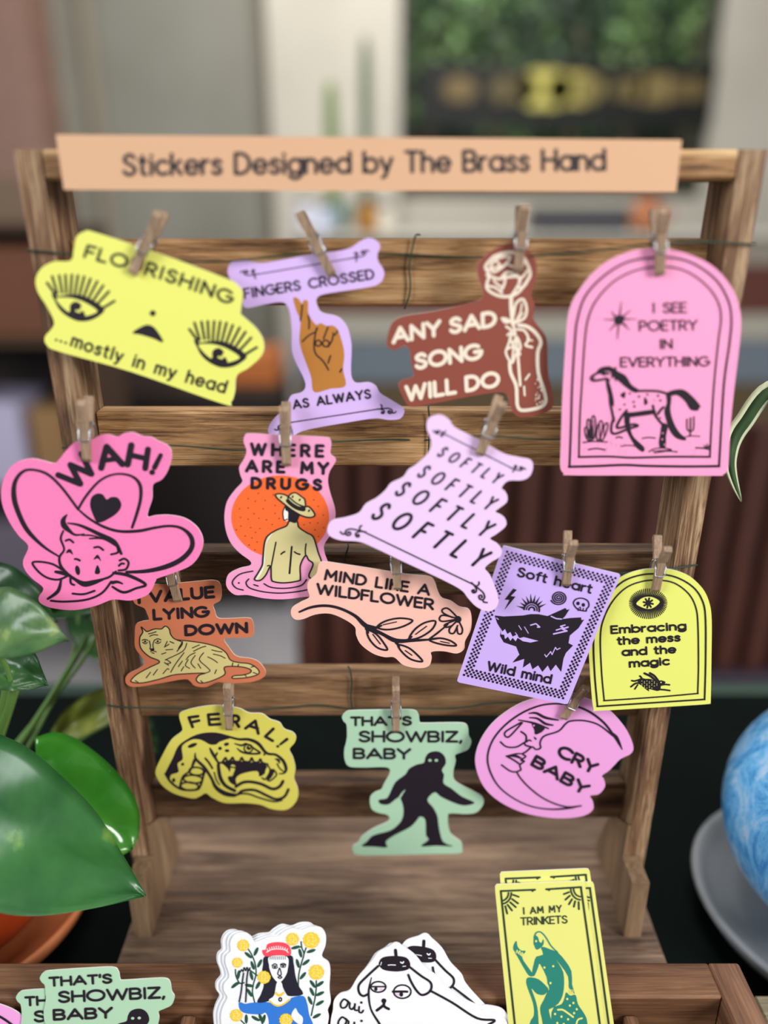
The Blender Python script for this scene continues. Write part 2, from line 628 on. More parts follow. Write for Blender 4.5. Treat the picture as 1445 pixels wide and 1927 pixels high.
# window with dark greenery behind
w1 = empty('window_1', ((wl + wr) / 2, YW, wz)); tag(w1, kind='structure')
mb = MB()
fm = mat((60, 62, 54), .5)
mb.box((wl, YW + .06, wz), (wl + .05, YW + .12, 2.75), fm, .004)
mb.box((wr - .05, YW + .06, wz), (wr, YW + .12, 2.75), fm, .004)
mb.box((wl + .05, YW + .06, wz), (wr - .05, YW + .12, wz + .05), fm, .004)
mb.box((wl + .05, YW + .06, 2.70), (wr - .05, YW + .12, 2.75), fm, .004)
mb.build('window_frame', w1)
mg = bpy.data.materials.new('window_glass'); mg.use_nodes = True
gb = mg.node_tree.nodes['Principled BSDF']
gb.inputs['Transmission Weight'].default_value = 1; gb.inputs['Roughness'].default_value = 0.0; gb.inputs['IOR'].default_value = 1.02
gb.inputs['Base Color'].default_value = (.97, 1, .98, 1)
mb = MB(); mb.box((wl + .05, YW + .088, wz + .05), (wr - .05, YW + .092, 2.70), mg); mb.build('window_pane', w1)
mb = MB(); mb.box((wl - .8, YW + 1.6, 0), (wr + .8, YW + 1.7, 3.2), mottled('dark_hedge_wall', (8, 14, 9), (30, 42, 24), scale=5, rough=.9))
tag(mb.build('wall_courtyard'), kind='structure')
# brick wall at the far left
M_brick = bpy.data.materials.new('old_brick'); M_brick.use_nodes = True
N, L = M_brick.node_tree.nodes, M_brick.node_tree.links
bt = N.new('ShaderNodeTexBrick'); tc = N.new('ShaderNodeTexCoord'); mp = N.new('ShaderNodeMapping')
mp.inputs['Rotation'].default_value = (PI / 2, 0, 0); mp.inputs['Scale'].default_value = (4, 4, 4)
L.new(tc.outputs['Object'], mp.inputs[0]); L.new(mp.outputs[0], bt.inputs['Vector'])
bt.inputs['Color1'].default_value = (*lin((172, 124, 112)), 1); bt.inputs['Color2'].default_value = (*lin((140, 104, 92)), 1); bt.inputs['Mortar'].default_value = (*lin((176, 160, 140)), 1)
L.new(bt.outputs[0], N['Principled BSDF'].inputs['Base Color'])
mb = MB(); mb.box((-4.5, YW - .25, 0), (xx(66, 150, YW - .25), YW, 3.2), M_brick); tag(mb.build('wall_left'), kind='structure')


# leafy shrubs behind the window
def leaf_cluster(name, c, rx, rz, n, cols, size, label, group=None):
    t = empty(name, (c[0], c[1], c[2] - rz))
    mb = MB()
    for i in range(n):
        a, b = random.uniform(0, 2 * PI), random.uniform(-1, 1)
        r = random.random() ** .4
        p = Vector(c) + Vector((rx * r * math.cos(a) * math.sqrt(1 - b * b), rx * .5 * r * math.sin(a) * math.sqrt(1 - b * b), rz * r * b))
        d = Vector((random.uniform(-1, 1), random.uniform(-1, .3), random.uniform(-1.2, .4))).normalized()
        sd = d.cross(Vector((random.uniform(-.4, .4), -1, random.uniform(-.4, .4)))).normalized()
        l = size * random.uniform(.7, 1.3)
        mb.add([p - d * l * .5, p + sd * l * .2, p + d * l * .5, p - sd * l * .2], [(0, 1, 2, 3)], random.choice(cols))
    mb.build('foliage', t)
    mb = MB(); mb.tube([(c[0], c[1] + .02, 0.0), (c[0] + .03, c[1], c[2] - rz * .2)], .025, mat((60, 48, 34), .8)); mb.build('trunk', t)
    tag(t, label, 'shrub', group)


greens = [mat(c, .6) for c in ((80, 112, 58), (110, 142, 80), (52, 82, 42), (128, 148, 96))]
dgreens = [mat(c, .6) for c in ((26, 48, 26), (40, 66, 36), (20, 34, 20))]
for (px, py, Y, rx, rz, n, cs, lab) in (
        (800, 60, 4.6, .28, .45, 160, greens, 'bright leafy shrub behind the left side of the window'),
        (935, 30, 4.75, .30, .36, 150, greens + dgreens, 'grey-green shrub behind the window, left of its middle'),
        (1085, 20, 4.9, .25, .42, 110, dgreens, 'darkest leafy shrub behind the middle of the window'),
        (1190, 50, 4.6, .14, .50, 130, greens, 'narrow hanging pale green shrub behind the window, right of its middle'),
        (1310, 20, 4.8, .22, .30, 120, greens + dgreens, 'leafy shrub in the top right corner of the window'),
        (945, 240, 5.25, .24, .15, 70, greens + dgreens, 'low green shrub below the gold lettering at left'),
        (1130, 230, 5.3, .22, .13, 60, dgreens, 'low dark green shrub below the gold lettering at right')):
    c = at(px, py, Y)
    leaf_cluster('shrub', c, rx, rz, n, cs, .09, lab, 'shrubs behind the window')
# black sign panel with blurred gold lettering, inside the glass
sg = empty('gold_letter_sign', at(1060, 250, YW + .03))
mb = MB(); a, b = at(790, 118, YW + .03), at(1345, 238, YW + .03)
mb.box((a.x, YW + .03, b.z), (b.x, YW + .05, a.z), mat((14, 18, 14), .5), .003); mb.build('panel', sg)
for i, (px, h, w, col) in enumerate(((865, 50, 26, (120, 100, 60)), (945, 56, 22, (96, 84, 46)), (985, 60, 18, (112, 98, 50)), (1024, 78, 40, (214, 204, 100)), (1052, 60, 14, (190, 178, 84)),
                                     (1078, 66, 34, (196, 184, 92)), (1110, 58, 14, (136, 122, 62)), (1165, 40, 14, (112, 98, 58)), (1195, 52, 20, (128, 112, 66)),
                                     (1235, 60, 30, (142, 124, 76)), (1275, 48, 16, (120, 102, 62)), (1306, 44, 24, (128, 110, 68)))):
    mb = MB()
    p = at(px, 168, YW + .02)
    r = h * .00105
    for q in ((-.5, .5) if w > 24 else (0,)):
        cx_ = p.x + q * r * .9
        mb.prism([(cx_ + r * math.cos(t * PI / 8), YW + .014 + (q > 0) * .004, p.z + r * math.sin(t * PI / 8)) for t in range(16)], (0, .012, 0), mat(col, .35))
    mb.build('gold_mark', sg)
tag(sg, 'long black panel with a row of gold marks inside the dark window', 'sign')


# ------------------------------------------------------------------ furniture behind the rack
def cabinet(name, x0, x1, y0, y1, parts, label, cat):
    t = empty(name, ((x0 + x1) / 2, (y0 + y1) / 2, 0))
    for (nm, z0, z1, m_, inset) in parts:
        mb = MB(); mb.box((x0, y0 + inset, z0), (x1, y1, z1), m_, .004); mb.build(nm, t)
    tag(t, label, cat)


YC = 2.4
M_gb = mat((108, 118, 128), .6)
xs, xe = xx(552, 600, YC), 2.6
cabinet('counter', xs, xe, YC, YC + .5, (
    ('plinth', 0, zz(800, YC), mat((38, 30, 24), .8), .03), ('base_panel', zz(800, YC), zz(722, YC), mat((92, 76, 50), .7), .01),
    ('grey_panel', zz(722, YC), zz(640, YC), M_gb, .004), ('shelf_board', zz(640, YC), zz(592, YC), mat((168, 164, 150), .6), 0),
    ('upper_panel', zz(592, YC), zz(500, YC), mat((96, 52, 42), .7), .01), ('side_panel', zz(500, YC), zz(449, YC), mat((150, 142, 128), .7), .01),
    ('worktop', zz(449, YC), zz(440, YC), mat((196, 192, 180), .5), -.02)), 'long counter behind the rack with grey, beige and red-brown bands', 'counter')
ZC = zz(440, YC)
# dark box and orange jug on the counter
mb = MB(); a = at(1010, 445, YC + .1); b = at(1185, 408, YC + .1)
mb.box((a.x, YC + .1, ZC), (b.x, YC + .3, ZC + .075), mat((58, 60, 66), .5), .006)
tag(mb.build('storage_box'), 'low dark grey box on the counter behind the brown song sticker', 'box')
c = at(1212, 440, YC + .12)
jg = empty('clay_jug', (c.x, YC + .12, ZC))
mb = MB(); mb.lathe((c.x, YC + .12, ZC), [(.03, 0), (.052, .02), (.055, .05), (.035, .085), (.028, .1), (.024, .1), (.024, .02), (0, .02)], mat((176, 112, 74), .6), 24); mb.build('body', jg)
mb = MB(); mb.tube([(c.x + .04, YC + .12, ZC + .07), (c.x + .075, YC + .12, ZC + .075), (c.x + .075, YC + .12, ZC + .035), (c.x + .05, YC + .12, ZC + .03)], .006, mat((176, 112, 74), .6)); mb.build('handle', jg)
tag(jg, 'small orange clay jug on the counter beside the dark grey box', 'jug')
# bottles and jars
for (px, r, h, col, lab) in ((578, .034, .085, (214, 214, 224), 'leftmost white jar on the counter'), (612, .03, .07, (196, 202, 222), 'bluish white jar on the counter left of the cactus pots'),
                             (692, .032, .085, (168, 116, 40), 'amber glass bottle on the counter below the cacti'), (724, .026, .07, (222, 216, 200), 'small cream jar right of the amber bottle')):
    c = at(px, 440, YC + .1)
    t = empty('jar', (c.x, YC + .1, ZC))
    mb = MB(); mb.lathe((c.x, YC + .1, ZC), [(r * .9, 0), (r, .006), (r, h * .8), (r * .7, h * .93), (r * .62, h)], mat(col, .3), 20); mb.build('body', t)
    mb = MB(); mb.lathe((c.x, YC + .1, ZC + h), [(r * .66, 0), (r * .66, .014), (0, .014)], mat((60, 54, 48), .5), 20); mb.build('lid', t)
    tag(t, lab, 'jar', 'jars on the counter')
# cacti
for (px, top, w, col, lab) in ((628, 150, 26, (120, 142, 82), 'shorter light green column cactus on the counter'), (690, 66, 22, (92, 112, 84), 'taller grey-green column cactus on the counter')):
    c = at(px, 440, YC + .22)
    zt = zz(top, YC + .22)
    t = empty('cactus', (c.x, YC + .22, ZC))
    mb = MB(); mb.lathe((c.x, YC + .22, ZC), [(.035, 0), (.05, .085), (.044, .085), (.04, .07), (0, .07)], mat((84, 122, 112), .5), 24); mb.build('pot', t)
    mb = MB()
    n, V, F = 20, [], []
    zs = [ZC + .07 + (zt - ZC - .07) * q for q in (0, .1, .3, .5, .7, .85, .94, .985, 1)]
    for i, z in enumerate(zs):
        rr = w / 2 * .0017 * (.85, 1, 1, 1, .96, .9, .72, .4, .05)[i]
        for k in range(n):
            a = 2 * PI * k / n
            q = rr * (1 if k % 2 else .8)
            V.append((c.x + q * math.cos(a), YC + .22 + q * math.sin(a), z))
    for i in range(len(zs) - 1):
        for k in range(n):
            F.append((i * n + k, i * n + (k + 1) % n, (i + 1) * n + (k + 1) % n, (i + 1) * n + k))
    F.append([(len(zs) - 1) * n + k for k in range(n)])
    mb.add(V, F, mat(col, .6)); mb.build('stem', t)
    tag(t, lab, 'cactus', 'cacti on the counter')

# slatted bench in front of the counter
YB = 1.0
bx0, bx1 = xx(545, 1000, YB), xx(1620, 1000, YB)
bz0, bz1 = zz(1262, YB), zz(800, YB)
bn = empty('slatted_bench', ((bx0 + bx1) / 2, YB + .2, 0))
Mslat = wood('dark_red_timber', (38, 18, 14), (64, 32, 24), (84, 44, 32), axis=2, fine=.3, patch=2)
ns = 18
sw = (bx1 - bx0) / ns
for i in range(ns):
    mb = MB(); mb.box((bx0 + i * sw + .006, YB, bz0), (bx0 + (i + 1) * sw - .006, YB + .02, bz1), Mslat, .003); mb.build('slat', bn)
mb = MB(); mb.box((bx0, YB + .02, bz1 - .05), (bx1, YB + .045, bz1 - .005), Mslat, .003); mb.build('top_rail', bn)
mb = MB(); mb.box((bx0, YB + .02, bz0 + .0), (bx1, YB + .045, bz0 + .05), Mslat, .003); mb.build('bottom_rail', bn)
mb = MB(); mb.box((bx0, YB - .02, bz0 - .035), (bx1, YB + .42, bz0), mat((48, 40, 52), .6), .004); mb.build('seat', bn)
mb = MB(); mb.box((bx0, YB + .045, bz0), (bx1, YB + .055, bz1 - .01), mat((24, 14, 12), .8)); mb.build('back_panel', bn)
for x in (bx0 + .03, bx1 - .03):
    for y in (YB + .04, YB + .38):
        mb = MB(); mb.box((x - .025, y - .025, 0), (x + .025, y + .025, bz0 - .035), Mslat, .003); mb.build('leg', bn)
tag(bn, 'dark red-brown slatted timber bench standing behind the table', 'bench')

# things at the far left, seen past the rack
YL = 1.7
def crate(px0, px1, py0, py1, Y, dep, col, name, label, cat):
    a, b = at(px0, py1, Y), at(px1, py0, Y)
    t = MB(); t.box((a.x, Y, a.z), (b.x, Y + dep, b.z), mat(col, .7), .004)
    return tag(t.build(name), label, cat)


Ls = empty('shelf_unit', (xx(-90, 700, YL), YL + .15, 0))
Msh = mat((74, 56, 42), .7)
lx0, lx1 = xx(-420, 700, YL), xx(150, 700, YL)
for (py, th) in ((424, 10), (640, 10), (925, 12), (1110, 12)):
    z = zz(py, YL); mb = MB(); mb.box((lx0, YL, z - th * .0012), (lx1, YL + .3, z), Msh, .002); mb.build('shelf_board', Ls)
for x in (lx0, lx1 - .03):
    mb = MB(); mb.box((x, YL + .0, 0), (x + .03, YL + .3, zz(424, YL) - .012), Msh, .002); mb.build('side_panel', Ls)
mb = MB(); mb.box((lx0 + .03, YL + .29, .02), (lx1 - .03, YL + .3, zz(424, YL) - .012), mat((52, 44, 44), .8)); mb.build('back_panel', Ls)
tag(Ls, 'brown shelf unit at the far left behind the rack', 'shelf')
def onshelf(px0, px1, pyt, pys, col, name, label, cat, dy=.03, dep=.2):
    z = zz(pys, YL); zt = zz(pyt, YL + dy)
    mb = MB(); mb.box((xx(px0, pyt, YL + dy), YL + dy, z + .0015), (xx(px1, pyt, YL + dy), YL + dy + dep, zt), mat(col, .7), .004)
    tag(mb.build(name), label, cat)
onshelf(-60, 66, 330, 424, (112, 92, 74), 'cardboard_box', 'dull brown box on top of the shelf unit at far left', 'box')
onshelf(-60, 92, 462, 640, (104, 64, 44), 'storage_bin', 'orange-brown bin on the upper shelf at far left', 'bin')
onshelf(-80, 30, 760, 925, (176, 170, 196), 'white_tub', 'pale lilac tub on the middle shelf at far left', 'tub')
onshelf(50, 118, 770, 925, (140, 108, 70), 'cardboard_box', 'tan box beside the pale lilac tub', 'box')
onshelf(-70, 100, 985, 1110, (98, 92, 104), 'storage_bin', 'purple-grey bin on the lowest shelf at far left', 'bin')
# orange crate and dark chest between shelf and counter, standing on the floor
t = empty('low_chest', (xx(400, 850, 2.1), 2.3, 0))
mb = MB(); mb.box((xx(190, 850, 2.1), 2.1, .03), (xx(528, 850, 2.1), 2.38, zz(742, 2.1)), mat((36, 29, 27), .7), .01); mb.build('body', t)
mb = MB(); mb.box((xx(186, 850, 2.09), 2.09, zz(742, 2.1)), (xx(530, 850, 2.09), 2.39, zz(734, 2.1)), mat((58, 44, 36), .6), .004); mb.build('lid', t)
for x in (xx(200, 850, 2.1), xx(518, 850, 2.1)):
    for y in (2.13, 2.35):
        mb = MB(); mb.box((x - .02, y - .02, 0), (x + .02, y + .02, .03), mat((20, 18, 18), .7)); mb.build('foot', t)
tag(t, 'low dark chest on the floor behind the left half of the rack', 'chest')
mb = MB(); z = zz(734, 2.1); mb.box((xx(415, 700, 2.15), 2.15, z), (xx(520, 700, 2.15), 2.34, zz(668, 2.15)), mat((182, 104, 50), .7), .006)
tag(mb.build('wooden_crate'), 'orange wooden crate on the dark chest, right of the yellow face sticker', 'crate')
mb = MB(); mb.box((xx(200, 700, 2.15), 2.15, z), (xx(330, 700, 2.15), 2.34, zz(650, 2.15)), mat((72, 60, 58), .7), .006)
tag(mb.build('cardboard_box'), 'dark grey-brown box on the dark chest behind the yellow face sticker', 'box')

# ------------------------------------------------------------------ table
Mtab = mottled('dark_green_table', (3, 9, 8), (6, 16, 14), scale=9, rough=.7, spec=.06)
tb = empty('display_table', (0, .1, 0))
mb = MB(); mb.box((-.75, -.45, TZ - .03), (.75, .55, TZ), Mtab, .003); mb.build('tabletop', tb)
mb = MB(); mb.box((-.75, .55, TZ - .035), (.75, .565, TZ - .0005), mat((40, 62, 52), .6), .002); mb.build('edge_strip', tb)
for x in (-.7, .7):
    for y in (-.4, .5):
        mb = MB(); mb.box((x - .025, y - .025, 0), (x + .025, y + .025, TZ - .03), Mtab, .002); mb.build('leg', tb)
tag(tb, 'dark green-black table carrying the sticker rack', 'table')

# ------------------------------------------------------------------ the rack
YF, YR = 0.320, 0.335       # front of the legs, front of the rails
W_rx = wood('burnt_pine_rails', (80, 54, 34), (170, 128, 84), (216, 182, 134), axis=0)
W_rx2 = wood('shaded_burnt_pine_rails', (44, 30, 22), (92, 66, 46), (150, 118, 84), axis=0)  # darker copy of the rail pine: the third rail's shade put into colour
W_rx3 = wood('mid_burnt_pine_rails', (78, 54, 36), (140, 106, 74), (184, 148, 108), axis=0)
W_lz = wood('burnt_pine_legs', (62, 42, 30), (122, 90, 64), (200, 172, 136), axis=2)
W_base = wood('shaded_burnt_pine_base', (64, 48, 40), (112, 90, 74), (150, 126, 104), axis=0, fine=.7)  # greyish pine, its colour also lowered for shade from the things above
W_foot = wood('pale_pine_foot', (92, 72, 54), (130, 104, 78), (160, 134, 104), axis=2)
rk = empty('display_rack', (0.003, .33, BZ))
XL = at(25, 285, YF).x; XR = at(1442, 297, YF).x
LW = .0100
ZT = zz(281, YF)
TAPER = .0048                 # the legs come in a little towards the base
def lx(z, side):
    """outer x of a leg at height z"""
    q = (ZT - z) / (ZT - BZ)
    return XL + TAPER * q if side < 0 else XR - TAPER * q


for s_ in (-1, 1):
    a, b = lx(BZ, s_), lx(ZT, s_)
    mb = MB()
    mb.prism([(a, YF, BZ), (a - s_ * LW, YF, BZ), (b - s_ * LW, YF, ZT), (b, YF, ZT)], (0, .027, 0), W_lz); mb.build('leg', rk)
mb = MB(); mb.box((XL + LW, YF, ZT - .0105), (XR - LW, YF + .027, ZT), W_rx, .0012); mb.build('rail', rk)
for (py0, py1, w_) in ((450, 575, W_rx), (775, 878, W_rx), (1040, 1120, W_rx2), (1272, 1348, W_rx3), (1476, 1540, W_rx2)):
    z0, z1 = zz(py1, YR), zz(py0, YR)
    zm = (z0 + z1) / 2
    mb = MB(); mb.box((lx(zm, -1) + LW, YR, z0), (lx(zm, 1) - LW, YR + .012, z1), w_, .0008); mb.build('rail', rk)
for s_, p0, p1 in ((-1, 247, 279), (1, 1213, 1181)):
    xa, xb = at(p0, 1720, .3015).x, at(p1, 1720, .3015).x
    pr = [(.3015, 0), (.3195, 0), (.3195, .038), (.3015, .038)]
    mb = MB(); mb.prism([(xa, a, BZ + b) for a, b in pr], (xb - xa, 0, 0), W_foot); mb.build('foot_block', rk)
    pr = [(.3202, 0), (.366, 0), (.347, .042), (.3202, .058)]
    xi = lx(BZ + .03, s_) - s_ * (LW - .006)
    mb = MB(); mb.prism([(xi, a, BZ + b) for a, b in pr], (-s_ * .0075, 0, 0), W_foot); mb.build('gusset', rk)
mb = MB(); mb.box((at(189, 1795, .268).x - .002, .268, TZ), (at(1286, 1807, .268).x + .002, .425, BZ), W_base, .0012); mb.build('base_board', rk)
tag(rk, 'freestanding burnt pine display rack with six rails and a base board', 'rack')

# tray
TT = BZ + .030
W_tray = wood('brown_tray', (76, 50, 34), (108, 75, 52), (134, 98, 70), axis=0, fine=.5, rough=.5)
W_trayy = wood('brown_tray_side', (80, 54, 38), (114, 80, 58), (140, 104, 78), axis=1, fine=.5, rough=.5)
TX0, TX1 = -.262, .167
tr = empty('wooden_tray', ((TX0 + TX1) / 2, .2, TZ))
mb = MB(); mb.box((TX0, .2455, TZ), (TX1 - .0145, .263, TT), W_tray, .001); mb.build('back_wall', tr)
mb = MB(); mb.box((TX1 - .0145, .11, TZ), (TX1, .263, TT), W_trayy, .001); mb.build('side_wall', tr)
mb = MB(); mb.box((TX0, .11, TZ), (TX0 + .0145, .2455, TT), W_trayy, .001); mb.build('side_wall', tr)
mb = MB(); mb.box((TX0 + .0145, .11, TZ), (TX1 - .0145, .1245, TT), W_tray, .001); mb.build('front_wall', tr)
mb = MB(); mb.box((TX0 + .0145, .1245, TZ), (TX1 - .0145, .2455, TZ + .004), W_trayy); mb.build('floor_panel', tr)
for px in (1192, 948, 640, 350):
    x = at(px, 1895, .243).x
    mb = MB(); mb.box((x - .003, .1245, TZ + .004), (x + .003, .2455, TZ + .034), W_trayy, .001); mb.build('divider', tr)
tag(tr, 'brown wooden divided tray in front of the rack holding sticker stacks', 'tray')

# kraft sign
sp = Plane(at(700, 310, .3135))
D = Drawing(sp, (0, 0, 1))
D.TH = .0009
D.paper('paper_sign', [(105, 253), (1283, 263), (1272, 362), (120, 357)], (222, 178, 142), 'long kraft paper strip with dark lettering across the rack top', 'sign', None, smooth=False, edge=(226, 190, 156), rough=.8)
D.text('Stickers Designed by The Brass Hand', (230, 332), (1141, 322), 44, 6.6, (46, 44, 52), gap=.1, space=.3)
D.done()
# ------------------------------------------------------------------ hanging stickers
Y_ = dict(flour=.314, fing=.3255, sad=.319, poet=.3115, wah=.308, drug=.3145, soft=.3015, lying=.3215, mind=.3085, heart=.3065, embr=.3105, feral=.320, show=.322, cry=.3165)
def hang(px, py, key, yaw=0, pitch=0): return Plane(at(px, py, Y_[key]), yaw, pitch)


# yellow face
D = Drawing(hang(285, 500, 'flour', -1, 2), (40, 380, 500 / 1445))
YE = (238, 240, 118)
D.paper('sticker', [(345, 160), (300, 190), (285, 260), (268, 318), (175, 325), (110, 360), (78, 420), (90, 490), (140, 570), (178, 650), (165, 690), (128, 735), (140, 780), (210, 815), (600, 925), (1090, 1096), (1140, 1090), (1162, 1030), (1172, 945), (1240, 900), (1310, 830), (1318, 760), (1280, 690), (1210, 625), (1192, 600), (1205, 500), (1175, 450), (1110, 415), (750, 280), (400, 165)],
        YE, 'yellow sticker with two lashed eyes, lettered FLOURISHING ...mostly in my head')
D.text('FLOURISHING', (334, 303), (1138, 562), 78, 14, INK, bow=14, gap=.16)
D.text('mostly in my head', (262, 784), (1106, 1044), 76, 12, INK, gap=.2, space=.45, bow=-8)
for p in ((190, 750), (215, 758), (241, 766)): D.dot(INK, *p, 7, kind='lettering')
for ox, oy in ((0, 0), (774, 252)):
    D.part('printed_eye', ox)
    def T(l): return [(x + ox, y + oy) for x, y in l]
    D.fill(INK, T([(165, 498), (200, 512), (260, 503), (330, 508), (400, 540), (452, 585), (420, 622), (370, 645), (310, 648), (250, 622), (205, 582), (180, 535)]), 1)
    D.fill(YE, T([(190, 527), (225, 520), (280, 524), (345, 546), (412, 590), (385, 612), (330, 622), (268, 606), (220, 568)]), 2)
    D.dot(INK, 296 + ox, 575 + oy, 33, 3)
    D.fill(INK, T([(270, 590), (330, 590), (345, 622), (290, 622), (262, 604)]), 3)
    D.line(YE, T([(300, 592), (318, 596), (326, 578)]), 9, 4)
    for a, b in (((185, 502), (140, 440)), ((196, 497), (168, 405)), ((222, 494), (206, 400)), ((245, 494), (240, 397)), ((268, 497), (275, 397)), ((292, 499), (308, 400)), ((317, 502), (342, 406)), ((342, 510), (376, 418)), ((368, 520), (413, 432)), ((392, 535), (445, 455)), ((415, 553), (476, 487)), ((436, 582), (506, 539))):
        D.line(INK, T([(*a,), (*b,)]), 11, 2, smooth=False)
D.part('printed_nose_and_mouth')
D.dot(INK, 715, 605, 16)
D.fill(INK, [(605, 712), (650, 680), (690, 668), (730, 690), (772, 762), (715, 742), (650, 722)], 2)
D.done()

# lilac crossed fingers
LIL = (220, 188, 246)
D = Drawing(hang(600, 520, 'fing', 1, 1), (400, 380, 400 / 1445))
D.paper('sticker', [(1060, 245), (1000, 270), (940, 310), (860, 332), (700, 352), (500, 388), (340, 414), (250, 402), (180, 395), (118, 420), (102, 478), (130, 540), (190, 590), (212, 640), (206, 700), (240, 720), (330, 702), (450, 682), (500, 697), (525, 760), (538, 870), (537, 1000), (560, 1080), (620, 1200), (630, 1260), (600, 1295), (540, 1312), (515, 1350), (500, 1400), (430, 1460), (385, 1520), (380, 1570), (430, 1600), (540, 1592), (600, 1562), (700, 1537), (900, 1502), (1100, 1472), (1200, 1482), (1270, 1475), (1300, 1440), (1295, 1400), (1220, 1350), (1140, 1300), (1110, 1250), (1060, 1225), (980, 1230), (948, 1200), (940, 1130), (945, 1000), (938, 930), (910, 840), (850, 780), (750, 755), (718, 720), (706, 660), (760, 627), (950, 597), (1100, 570), (1155, 530), (1165, 470), (1130, 410), (1120, 360), (1140, 300), (1110, 260)],
        LIL, 'lilac sticker of a brown hand with crossed fingers, lettered FINGERS CROSSED AS ALWAYS')
D.text('FINGERS CROSSED', (216, 660), (1104, 524), 74, 12.5, INK, gap=.13, space=.4)
D.text('AS ALWAYS', (548, 1412), (1082, 1336), 68, 13, INK, gap=.14)
D.part('printed_rule')
D.line(INK, [(300, 492), (960, 380)], 5, smooth=False)
D.part('printed_rule', 1)
D.line(INK, [(525, 1500), (1140, 1406)], 6, smooth=False)
D.part('printed_rule')
D.scroll(INK, 300, 492, 172, .9, 6, 1); D.scroll(INK, 960, 380, -10, .9, 6, -1)
D.part('printed_rule', 1)
D.scroll(INK, 1135, 1406, -4, .9, 7, 1); D.scroll(INK, 525, 1500, 170, .9, 7, -1)
D.part('printed_hand')
D.fill((190, 126, 56), [(548, 655), (580, 655), (608, 692), (620, 668), (648, 678), (652, 760), (700, 832), (735, 824), (775, 842), (815, 840), (850, 868), (882, 960), (895, 1040), (887, 1140), (902, 1250), (800, 1270), (690, 1292), (670, 1190), (630, 1080), (602, 1000), (590, 930), (597, 810), (570, 740)], 1)
for l in ([(610, 700), (604, 760), (597, 805)], [(650, 772), (657, 815), (655, 862)], [(610, 950), (650, 910), (700, 882), (712, 855)], [(706, 860), (690, 960), (700, 1030), (750, 1080), (788, 1142)], [(785, 850), (765, 900), (755, 930)], [(850, 876), (830, 905), (818, 890)], [(818, 910), (810, 945), (785, 985)], [(802, 1045), (785, 1095)], [(878, 1135), (865, 1157)]):
    D.line(INK, l, 8)
D.ring(INK, 718, 960, 20, 20, 8); D.ring(INK, 770, 962, 22, 22, 8)
D.done()

# brown rose in a bottle
BRN, CRM = (142, 74, 60), (242, 226, 206)
D = Drawing(hang(975, 490, 'sad', 1, 2), (700, 370, 380 / 1445))
D.paper('sticker', [(980, 330), (880, 370), (800, 430), (755, 490), (758, 570), (788, 650), (790, 708), (765, 742), (640, 775), (440, 820), (250, 850), (170, 880), (130, 930), (105, 1040), (120, 1085), (175, 1095), (235, 1068), (270, 1100), (278, 1180), (298, 1270), (280, 1295), (210, 1315), (190, 1360), (240, 1470), (285, 1503), (400, 1488), (700, 1430), (900, 1400), (960, 1415), (985, 1480), (1010, 1545), (1070, 1580), (1180, 1565), (1270, 1530), (1300, 1470), (1285, 1380), (1260, 1260), (1252, 1050), (1230, 980), (1170, 900), (1153, 850), (1165, 770), (1140, 700), (1170, 600), (1180, 500), (1150, 420), (1090, 360), (1040, 335)],
        BRN, 'brown sticker of a rose in a bottle, lettered ANY SAD SONG WILL DO', edge=(226, 206, 206))
D.text('ANY SAD', (140, 1060), (896, 932), 122, 29, CRM, gap=.02, space=.2, up=(-4, -124))
D.text('SONG', (305, 1246), (790, 1166), 124, 29, CRM, gap=.02, up=(-6, -124))
D.text('WILL DO', (236, 1474), (920, 1364), 122, 29, CRM, gap=.04, space=.22, up=(-6, -124))
D.part('printed_rose_and_bottle')
for l, w in (([(870, 430), (812, 500), (838, 560), (820, 650), (880, 700), (960, 716), (1040, 690), (1112, 600), (1130, 540), (1085, 440), (1000, 400), (930, 408), (870, 430)], 17), ([(850, 490), (900, 440), (985, 430), (955, 485), (870, 540), (850, 490)], 15), ([(930, 575), (970, 540), (1040, 550), (1085, 470)], 16),
             ([(820, 560), (900, 588), (940, 582)], 15), ([(955, 580), (945, 630), (928, 665)], 15), ([(950, 578), (1040, 572), (1060, 600), (1030, 660), (1000, 704)], 15), ([(870, 600), (900, 630), (930, 650)], 13), ([(820, 520), (860, 515), (905, 500)], 13), ([(1050, 600), (1090, 560), (1110, 530)], 14), ([(830, 640), (880, 650), (930, 690)], 14), ([(1050, 650), (1090, 640), (1120, 590)], 13), ([(960, 480), (1010, 500), (1050, 480)], 13), ([(890, 460), (920, 500), (900, 530)], 12),
             ([(995, 712), (996, 800), (1008, 915)], 22), ([(1012, 850), (1030, 765), (1080, 735), (1106, 800), (1090, 868), (1022, 905)], 15), ([(1022, 900), (1060, 830), (1072, 765)], 10), ([(1045, 880), (1080, 830)], 9),
             ([(1010, 915), (1020, 960), (1040, 1100), (1050, 1220), (1060, 1350)], 16), ([(985, 1190), (992, 1260), (1030, 1350), (1036, 1430), (1042, 1500), (1080, 1530), (1200, 1508), (1242, 1465), (1228, 1380), (1190, 1260), (1185, 1120), (1207, 1040), (1170, 975), (1110, 930), (1050, 920)], 20),
             ([(1000, 980), (975, 1060), (958, 1120), (1000, 1190), (1030, 1125), (1062, 1080), (1040, 1010), (1000, 980)], 14), ([(985, 1010), (1010, 1080), (1000, 1180)], 12), ([(970, 1090), (1030, 1070), (1060, 1130)], 12), ([(1030, 1010), (1010, 1060), (1045, 1120)], 12), ([(960, 930), (1000, 960), (970, 990)], 14), ([(1040, 950), (1090, 960), (1120, 1020), (1098, 1062), (1145, 1078)], 14), ([(1110, 1020), (1145, 1030)], 10), ([(1125, 1272), (1098, 1310)], 11), ([(1088, 1360), (1092, 1422)], 11)):
    D.line(CRM, l, w)
D.fill(CRM, [(920, 868), (960, 866), (1005, 895), (950, 908)], 2)
random.seed(3)
